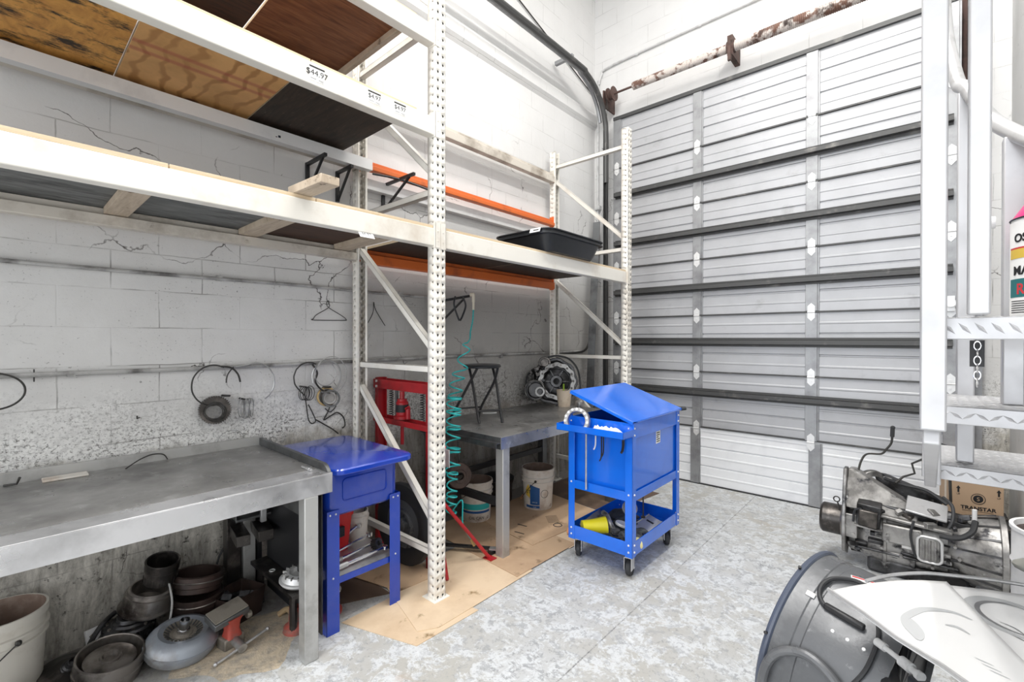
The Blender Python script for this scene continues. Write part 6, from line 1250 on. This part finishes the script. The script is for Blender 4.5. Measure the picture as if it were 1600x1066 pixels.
for k in range(12): a = 2 * PI * k / 12; MB(GX).cyl((0.235 * math.cos(a), 0.235 * math.sin(a), 0.775), (0.235 * math.cos(a), 0.235 * math.sin(a), 0.79), 0.011, n=6).build('flange_bolt', 'grease', t)
b = MB(); b.cyl((-0.54, 4.04, 0.28), (-0.42, 4.04, 0.28), 0.105, n=36); b.cyl((-0.555, 4.04, 0.28), (-0.54, 4.04, 0.28), 0.09, 0.105, n=36); b.cyl((-0.42, 4.04, 0.28), (-0.36, 4.04, 0.28), 0.06, n=24); b.build('output_drum', 'grease', t, bev=0.003)
b = MB(); b.ring((-0.425, 4.04, 0.28), 0.106, 0.006, tilt((0, 0, 0), 0, 90, 0), n=36); b.build('drum_band', 'bronze', t)
# left triangular mounting flange rising above the case
b = MB(); T = Matrix(((0, 0, 1, -0.415), (1, 0, 0, 4.02), (0, 1, 0, 0.0), (0, 0, 0, 1)))
b.prism([(-0.14, 0.12), (-0.15, 0.34), (-0.10, 0.56), (-0.05, 0.67), (0.03, 0.67), (0.08, 0.55), (0.17, 0.40), (0.18, 0.15), (0.0, 0.06)], 0, 0.022, T); b.build('rear_flange', 'castalu', t, bev=0.005)
b = MB(); V = [(-0.395, 3.90, 0.50), (-0.395, 4.04, 0.66), (-0.36, 4.04, 0.66), (-0.02, 4.02, 0.46), (-0.02, 3.93, 0.40), (-0.395, 3.90, 0.42)]; V2 = [(x, y + 0.16, z - 0.02) for x, y, z in V]; n = 6
b.add(V + V2, [tuple(range(n)), tuple(range(2 * n - 1, n - 1, -1))] + [(i, (i + 1) % n, n + (i + 1) % n, n + i) for i in range(n)]); b.build('web_casting', 'castalu', t, bev=0.008)
# arched open ring behind
b = MB(); T = Matrix.Translation((-0.27, 4.22, 0.53)) @ Euler((R(90), R(-12), R(30))).to_matrix().to_4x4(); arcring(b, T, 0.060, 0.100, -0.02, 0.03, -20, 200, 26); b.build('yoke_arch', 'castalu', t, bev=0.005)
b = MB(); b.prism([(-0.26, 0.60), (-0.20, 0.60), (0.10, 0.50), (0.10, 0.46), (-0.22, 0.44)], 4.22, 4.32, Matrix(((1, 0, 0, 0), (0, 0, 1, 0), (0, 1, 0, 0), (0, 0, 0, 1)))); b.build('top_rail_casting', 'castdark', t, bev=0.01)
def bx(nm, c, d, rot=(0, 0, 0), m='castalu', bev=0.006): b = MB(); b.cbox(c, d, rot); return b.build(nm, m, t, bev=bev)
bx('valve_body', (-0.27, 3.93, 0.40), (0.13, 0.10, 0.15), (8, 4, 0), 'castdark'); bx('valve_cap', (-0.27, 3.87, 0.38), (0.10, 0.03, 0.11), (8, 4, 0), 'grease')
bx('valve_lip', (-0.27, 3.885, 0.315), (0.15, 0.03, 0.012), (8, 4, 0), 'castalu', 0.002)
bx('side_plate', (-0.375, 3.90, 0.30), (0.09, 0.02, 0.16), (0, 0, 0)); bx('electronics_cover', (0.02, 3.99, 0.485), (0.20, 0.16, 0.014), (22, 8, 0), 'zinc', 0.004)
bx('upper_case_block', (-0.08, 4.06, 0.44), (0.30, 0.18, 0.06), (15, 8, 0), 'castdark'); bx('rear_block', (0.17, 4.06, 0.42), (0.12, 0.14, 0.05), (10, 6, 0), 'castdark')
bx('upper_ledge', (-0.04, 3.93, 0.395), (0.36, 0.06, 0.02), (10, 4, 0)); bx('lower_ledge', (-0.08, 3.925, 0.16), (0.50, 0.05, 0.016), (-20, 0, 0), 'castdark')
bx('oil_pan', (-0.03, 4.08, 0.055), (0.50, 0.26, 0.10), (0, 0, 0), 'castdark', 0.02); bx('front_case', (-0.10, 3.93, 0.30), (0.20, 0.06, 0.12), (0, 0, 0), 'castalu', 0.01)
# ribbed cover with rounded rim
pr = [(0.055 * x / 0.055, z) for x, z in rrect(0.115, 0.16, 0.03, 4)]
b = MB(); b.tube([(0.035 + x, 3.888 + 0.10 * max(0, 0.28 - (0.255 + z)), 0.255 + z) for x, z in pr], 0.008, 8, closed=True); b.build('cover_rim', 'silver', t)
b = MB(); b.cbox((0.035, 3.90, 0.255), (0.10, 0.02, 0.145)); b.build('ribbed_cover', 'castalu', t, bev=0.01)
b = MB()
for k in (-1, 0, 1): b.cyl((0.035 + 0.028 * k, 3.887, 0.195), (0.035 + 0.028 * k, 3.887, 0.318), 0.008, n=8)
b.build('cover_ribs', 'castalu', t)
rr = random.Random(12)
for x, z in ((-0.17, 0.295), (-0.17, 0.255), (0.15, 0.31), (0.12, 0.20), (-0.20, 0.20), (-0.02, 0.345), (0.10, 0.345), (-0.35, 0.35), (-0.35, 0.25), (-0.395, 0.30), (0.17, 0.24), (-0.10, 0.17), (0.05, 0.15)): MB().cyl((x, 3.915, z), (x, 3.878, z), 0.009, n=8).build('case_bolt', 'castalu', t)
for k in range(34):
    x, y, z = rr.uniform(-0.38, 0.22), rr.uniform(3.90, 4.12), rr.uniform(0.39, 0.47); MB().cbox((x, y, z), (rr.uniform(.02, .07), rr.uniform(.02, .06), rr.uniform(.02, .05)), (rr.uniform(-25, 25), rr.uniform(-25, 25), rr.uniform(0, 90))).build('casting_boss', ('castalu', 'castdark', 'zinc', 'grease')[k % 4], t, bev=0.004)
for k in range(30):
    a = rr.uniform(PI * 0.95, PI * 1.6); x = rr.uniform(-0.36, 0.20); MB().cbox((x, 4.10 + 0.185 * math.cos(a), 0.252 + 0.185 * math.sin(a)), (rr.uniform(.03, .09), .03, rr.uniform(.015, .03)), (rr.uniform(-30, 30), 0, rr.uniform(-10, 10))).build('casting_rib', ('castalu', 'castdark')[k % 2], t, bev=0.004)
def tb_(nm, pts, r, m='rubber'): b = MB(); b.tube(catmull(pts, 6), r, 8); return b.build(nm, m, t)
tb_('harness', [(-0.30, 3.86, 0.44), (-0.34, 3.87, 0.42), (-0.35, 3.87, 0.34)], 0.007); tb_('harness', [(0.10, 4.05, 0.56), (0.14, 3.98, 0.53), (0.14, 3.92, 0.46), (0.12, 3.90, 0.41)], 0.010)
tb_('harness', [(0.24, 3.95, 0.47), (0.22, 3.88, 0.42), (0.16, 3.86, 0.375), (0.08, 3.87, 0.365)], 0.016); tb_('harness', [(-0.04, 3.89, 0.42), (-0.055, 3.87, 0.34), (-0.045, 3.87, 0.26), (-0.03, 3.89, 0.19)], 0.007)
tb_('harness', [(-0.20, 4.15, 0.60), (-0.10, 4.18, 0.57), (0.02, 4.16, 0.56), (0.12, 4.12, 0.50)], 0.012)
tb_('oil_line', [(-0.345, 4.10, 0.62), (-0.33, 4.15, 0.70), (-0.30, 4.2, 0.745), (-0.22, 4.2, 0.76), (-0.19, 4.2, 0.80), (-0.165, 4.2, 0.845), (-0.16, 4.2, 0.90)], 0.007, 'wire'); b = MB(); b.cyl((-0.16, 4.2, 0.89), (-0.158, 4.2, 0.95), 0.013, n=10); b.ball((-0.157, 4.2, 0.955), 0.014, 8); b.build('rubber_end', 'rubber', t)
b = MB(); b.tube([(-0.14, 4.15, 0.58), (-0.10, 4.2, 0.62), (-0.04, 4.2, 0.655), (-0.055, 4.2, 0.72), (0.0, 4.2, 0.76), (0.08, 4.2, 0.82)], 0.007, 8); b.build('oil_line', 'wire', t)
tb_('oil_line', [(0.13, 4.2, 0.86), (0.06, 4.2, 0.885), (0.02, 4.2, 0.92), (0.03, 4.2, 0.96), (0.06, 4.2, 0.965)], 0.012, 'rubber'); b = MB(); b.cyl((0.13, 4.2, 0.86), (0.14, 4.2, 0.50), 0.008, n=8); b.build('line_support', 'wire', t)
for x, z, r in ((-0.38, 0.52, 0.02),): b = MB(); b.ring((-0.455, 3.98, 0.44), 0.018, 0.004, tilt((0, 0, 0), 90, 0, 0), n=20); b.cyl((-0.45, 3.98, 0.42), (-0.43, 3.98, 0.36), 0.005, n=6); b.build('dipstick', 'wire', t)
b = MB(); b.cyl((0.24, 4.0, 0.44), (0.24, 4.0, 0.53), 0.012, n=8); b.build('breather', 'white', t)

# carton behind the transmission
t = thing('cardboard_carton', 'tan cardboard carton with round logo and up arrows beyond the transmission', 'box', (0.28, 4.62, 0.30))
TC = tilt((0.155, 4.52, 0.30), 0, 0, 11)
b = MB(TC); b.box(0, 0.265, 0, 0.30, 0, 0.34); b.build('carton_body', 'boxcard', t, bev=0.002)
FC = TC @ Matrix(((1, 0, 0, 0), (0, 0, -1, -0.0008), (0, 1, 0, 0), (0, 0, 0, 1)))
b = MB(); b.text('TRANSTAR', 0.036, FC @ Matrix.Translation((0.137, 0.086, 0)) @ Matrix.Diagonal((1.0, 0.95, 1, 1)), bold=0.0012)
b.box(0.055, 0.215, 0.076, 0.078, 0, 0.0008, FC); b.build('printed_name', 'ink', t)
b = MB(FC)
arcring(b, Matrix.Translation((0.137, 0.165, 0)), 0.034, 0.0375, 0, 0.0008, 0, 359.9, 36); b.prism([(0.137 + 0.026 * math.cos(2 * PI * k / 28), 0.165 + 0.026 * math.sin(2 * PI * k / 28)) for k in range(28)], 0, 0.0008); b.build('logo_disc', 'ink', t)
b = MB(); b.text('S', 0.036, FC @ Matrix.Translation((0.137, 0.1525, 0.001))); b.build('logo_letter', 'boxcard', t)
for x in (0.035, 0.240):
    b = MB(FC); b.prism([(x - 0.012, 0.225), (x, 0.245), (x + 0.012, 0.225)], 0, 0.0008); b.box(x - 0.005, x + 0.005, 0.198, 0.226, 0, 0.0008); b.text('UP', 0.016, FC @ Matrix.Translation((x, 0.180, 0)) if False else Matrix.Translation((x, 0.180, 0))); b.build('up_arrow', 'ink', t)
b = MB(TC); b.box(-0.0006, 0, 0.12, 0.17, 0.10, 0.32); b.build('tape_strip', 'tape', t)
b = MB(); b.box(0.10, 0.46, 4.48, 4.95, 0.0, 0.297); tag(b.build('equipment_case', 'blackplastic', bev=0.01), 'dark case on the floor carrying the cardboard carton', 'case')
t = thing('white_drum', 'white painted steel drum with rust brown top at the right edge', 'drum', (0.47, 3.05, 0))
b = MB(tilt((0.475, 3.05, 0))); b.lathe([(0, 0), (0.17, 0), (0.175, 0.01), (0.175, 0.28), (0.18, 0.29), (0.175, 0.30), (0.175, 0.58), (0.18, 0.59), (0.175, 0.60), (0.175, 0.73), (0.182, 0.735), (0.182, 0.75), (0.168, 0.75), (0.165, 0.725)], 44); b.build('drum_body', 'whitesteel', t)
b = MB(tilt((0.475, 3.05, 0))); b.lathe([(0.166, 0.726), (0, 0.724)], 40); b.build('rusty_top', 'rustdrum', t)

# ================================================================ aluminium platform ladder
t = thing('platform_ladder', 'tall aluminium platform ladder with diamond plate treads at the right edge', 'ladder', (0.38, 1.9, 0))
YT = [(1.46, 1.628), (1.80, 1.389), (2.14, 1.152)]
rr = random.Random(6)
for (y, z) in YT:
    x0, x1 = -0.002, 0.72; D = 0.40
    b = MB(); b.box(x0, x1, y, y + 0.004, z - 0.050, z); b.box(x0, x1, y, y + D, z - 0.004, z); b.box(x0, x0 + 0.004, y, y + D, z - 0.05, z); b.box(x0, x1, y + D - 0.004, y + D, z - 0.05, z)
    tr_ = b.build('tread', 'alum', t, bev=0.002)
    b = MB(); k = 0; x = x0 + 0.02
    while x < x1:
        b.add(*(lambda T: ([T @ Vector(p) for p in [(-0.017, 0, 0), (0, -0.0045, 0), (0.017, 0, 0), (0, 0.0045, 0), (-0.008, 0, 0.0022), (0.008, 0, 0.0022)]], [(0, 1, 4), (1, 5, 4), (1, 2, 5), (2, 3, 5), (3, 4, 5), (3, 0, 4)]))(Matrix.Translation((x, y, z - 0.025 + (0.0 if k % 2 else 0.0))) @ Euler((R(90), 0, 0)).to_matrix().to_4x4() @ Euler((0, 0, R(-50 if y < 1.6 else (35 if k % 2 else -35)))).to_matrix().to_4x4())); x += 0.026; k += 1
    for i in range(27):
        for j in range(12):
            cxx, cyy = x0 + 0.02 + 0.026 * i, y + 0.02 + 0.031 * j
            T = Matrix.Translation((cxx, cyy, z)) @ Euler((0, 0, R(45 if (i + j) % 2 else -45))).to_matrix().to_4x4()
            b.add([T @ Vector(p) for p in [(-0.014, 0, 0), (0, -0.004, 0), (0.014, 0, 0), (0, 0.004, 0), (-0.006, 0, 0.002), (0.006, 0, 0.002)]], [(0, 1, 4), (1, 5, 4), (1, 2, 5), (2, 3, 5), (3, 4, 5), (3, 0, 4)])
    b.build('tread_pattern', 'alum', tr_)
def lpost(x, y, z0, z1, w=0.046): b = MB(); b.box(x, x + w, y, y + w, z0, z1); b.build('ladder_post', 'alum', t, bev=0.004)
lpost(-0.006, 1.415, 1.37, 3.2); lpost(0.072, 1.415, 1.632, 3.2, 0.036); lpost(0.004, 2.09, 1.09, 1.62, 0.042); lpost(0.085, 2.19, 1.16, 2.42, 0.045); lpost(0.170, 1.93, 1.39, 2.16, 0.045)
b = MB(); b.beam((0.015, 1.44, 1.36), (0.02, 2.12, 1.10), 0.03, 0.05); b.build('side_stringer', 'alum', t, bev=0.003)
b = MB(); b.box(0.70, 0.745, 1.46, 1.505, 0, 3.2); b.build('ladder_post', 'alum', t, bev=0.004); b = MB(); b.box(0.70, 0.745, 2.45, 2.495, 0, 1.16); b.build('ladder_post', 'alum', t, bev=0.004); b = MB(); b.box(0.0, 0.745, 2.45, 2.495, 1.08, 1.10); b.build('cross_brace', 'alum', t)
b = MB(); b.beam((0.72, 1.48, 1.58), (0.72, 2.48, 1.0), 0.03, 0.08); b.build('side_stringer', 'alum', t, bev=0.003)
b = MB(); b.tube(catmull([(0.055, 2.52, 2.95), (0.062, 2.47, 2.78), (0.075, 2.38, 2.62), (0.09, 2.27, 2.48), (0.107, 2.20, 2.43), (0.15, 2.06, 2.27), (0.19, 1.95, 2.175), (0.24, 1.84, 2.09), (0.34, 1.64, 1.95)], 6), 0.021, 14); b.build('handrail', 'zinc', t)
b = MB(); b.cyl((0.16, 2.0, 1.93), (0.13, 2.0, 1.93), 0.018, n=14); b.build('white_end_cap', 'white', t)
b = MB(); b.ball((0.205, 2.05, 2.03), 0.022, 12); b.build('ivory_knob', 'ivory', t)
t = thing('chain', 'short steel chain hanging from a black plate below the top ladder tread', 'chain', (0.10, 1.9, 1.4))
b = MB(); b.box(0.100, 0.130, 1.865, 1.875, 1.50, 1.575); b.build('black_plate', 'black', t)
for k in range(6):
    b = MB(Matrix.Translation((0.115, 1.86, 1.56 - 0.021 * k)) @ Euler((R(90), 0, R(90 * (k % 2)))).to_matrix().to_4x4() @ Matrix.Diagonal((0.7, 1.2, 1, 1))); b.ring((0, 0, 0), 0.010, 0.0022, n=16, k=6); b.build('chain_link', 'chrome', t)
# bottle on the top tread
t = thing('hand_cleaner_bottle', 'white jug with hot pink shoulder and teal label standing on the top ladder tread', 'bottle', (0.245, 1.72, 1.63))
bx_, by_ = 0.250, 1.70
b = MB(Matrix.Translation((bx_, by_, 1.631))); b.lathe([(0, 0), (0.083, 0), (0.088, 0.008), (0.088, 0.235), (0.084, 0.245), (0, 0.245)], 48); b.build('jug_body', 'label', t)
b = MB(Matrix.Translation((bx_, by_, 1.631))); b.lathe([(0.086, 0.246), (0.082, 0.252), (0.045, 0.315), (0.040, 0.32), (0, 0.32)], 40); b.build('pink_shoulder', 'pink', t)
b = MB(Matrix.Translation((bx_, by_, 1.631))); b.lathe([(0, 0.32), (0.038, 0.32), (0.038, 0.365), (0, 0.365)], 28); b.build('neck', 'orangeplastic', t)
b = MB(Matrix.Translation((bx_, by_, 1.631))); b.lathe([(0, 0.365), (0.044, 0.366), (0.046, 0.38), (0.050, 0.41), (0.0, 0.415)], 20, wob=lambda a, k: 1 + 0.06 * math.cos(9 * a + k)); b.build('clear_cap', 'poly', t)
b = MB(Matrix.Translation((bx_, by_, 1.631))); b.ring((0, 0, 0.243), 0.088, 0.002, n=48, k=6); b.build('seam', 'black', t)
def cyl_text(txt, ang, z, size, m, nm, wide=1.0):
    b = MB(); b.text(txt, size, Matrix(), 'CENTER', bold=0.0008); v2 = []; r = 0.0888
    for px, py, pz in b.v: a = R(ang) + px * wide / r; v2.append((bx_ + (r + pz) * math.cos(a), by_ + (r + pz) * math.sin(a), 1.631 + z + py))
    b.v = v2; return b.build(nm, m, t)
def cyl_patch(a0, a1, z0, z1, m, nm, e=0.0006):
    b = MB(); vs = []; fs = []; n = 16
    for i in range(n + 1):
        a = R(a0 + (a1 - a0) * i / n)
        for z in (z0, z1): vs.append((bx_ + (0.0882 + e) * math.cos(a), by_ + (0.0882 + e) * math.sin(a), 1.631 + z))
    for i in range(n): fs.append((2 * i, 2 * i + 2, 2 * i + 3, 2 * i + 1))
    b.add(vs, fs); return b.build(nm, m, t)
V = -110
cyl_text('OST-', V - 30, 0.185, 0.028, 'ink', 'printed_letters'); cyl_patch(V - 62, V + 20, 0.145, 0.168, 'yellowprint', 'yellow_patch'); cyl_patch(V - 62, V + 20, 0.168, 0.172, 'redprint', 'red_stripe')
cyl_text('MAR', V - 32, 0.105, 0.030, 'ink', 'printed_letters'); cyl_patch(V - 62, V + 20, 0.05, 0.095, 'tealprint', 'teal_patch'); cyl_text('R', V - 38, 0.058, 0.036, 'redprint', 'red_letters')
for k in range(6): cyl_patch(V - 58, V - 8 - 10 * (k % 2), 0.012 + 0.0055 * k, 0.0142 + 0.0055 * k, 'ink', 'small_print', 0.0006)
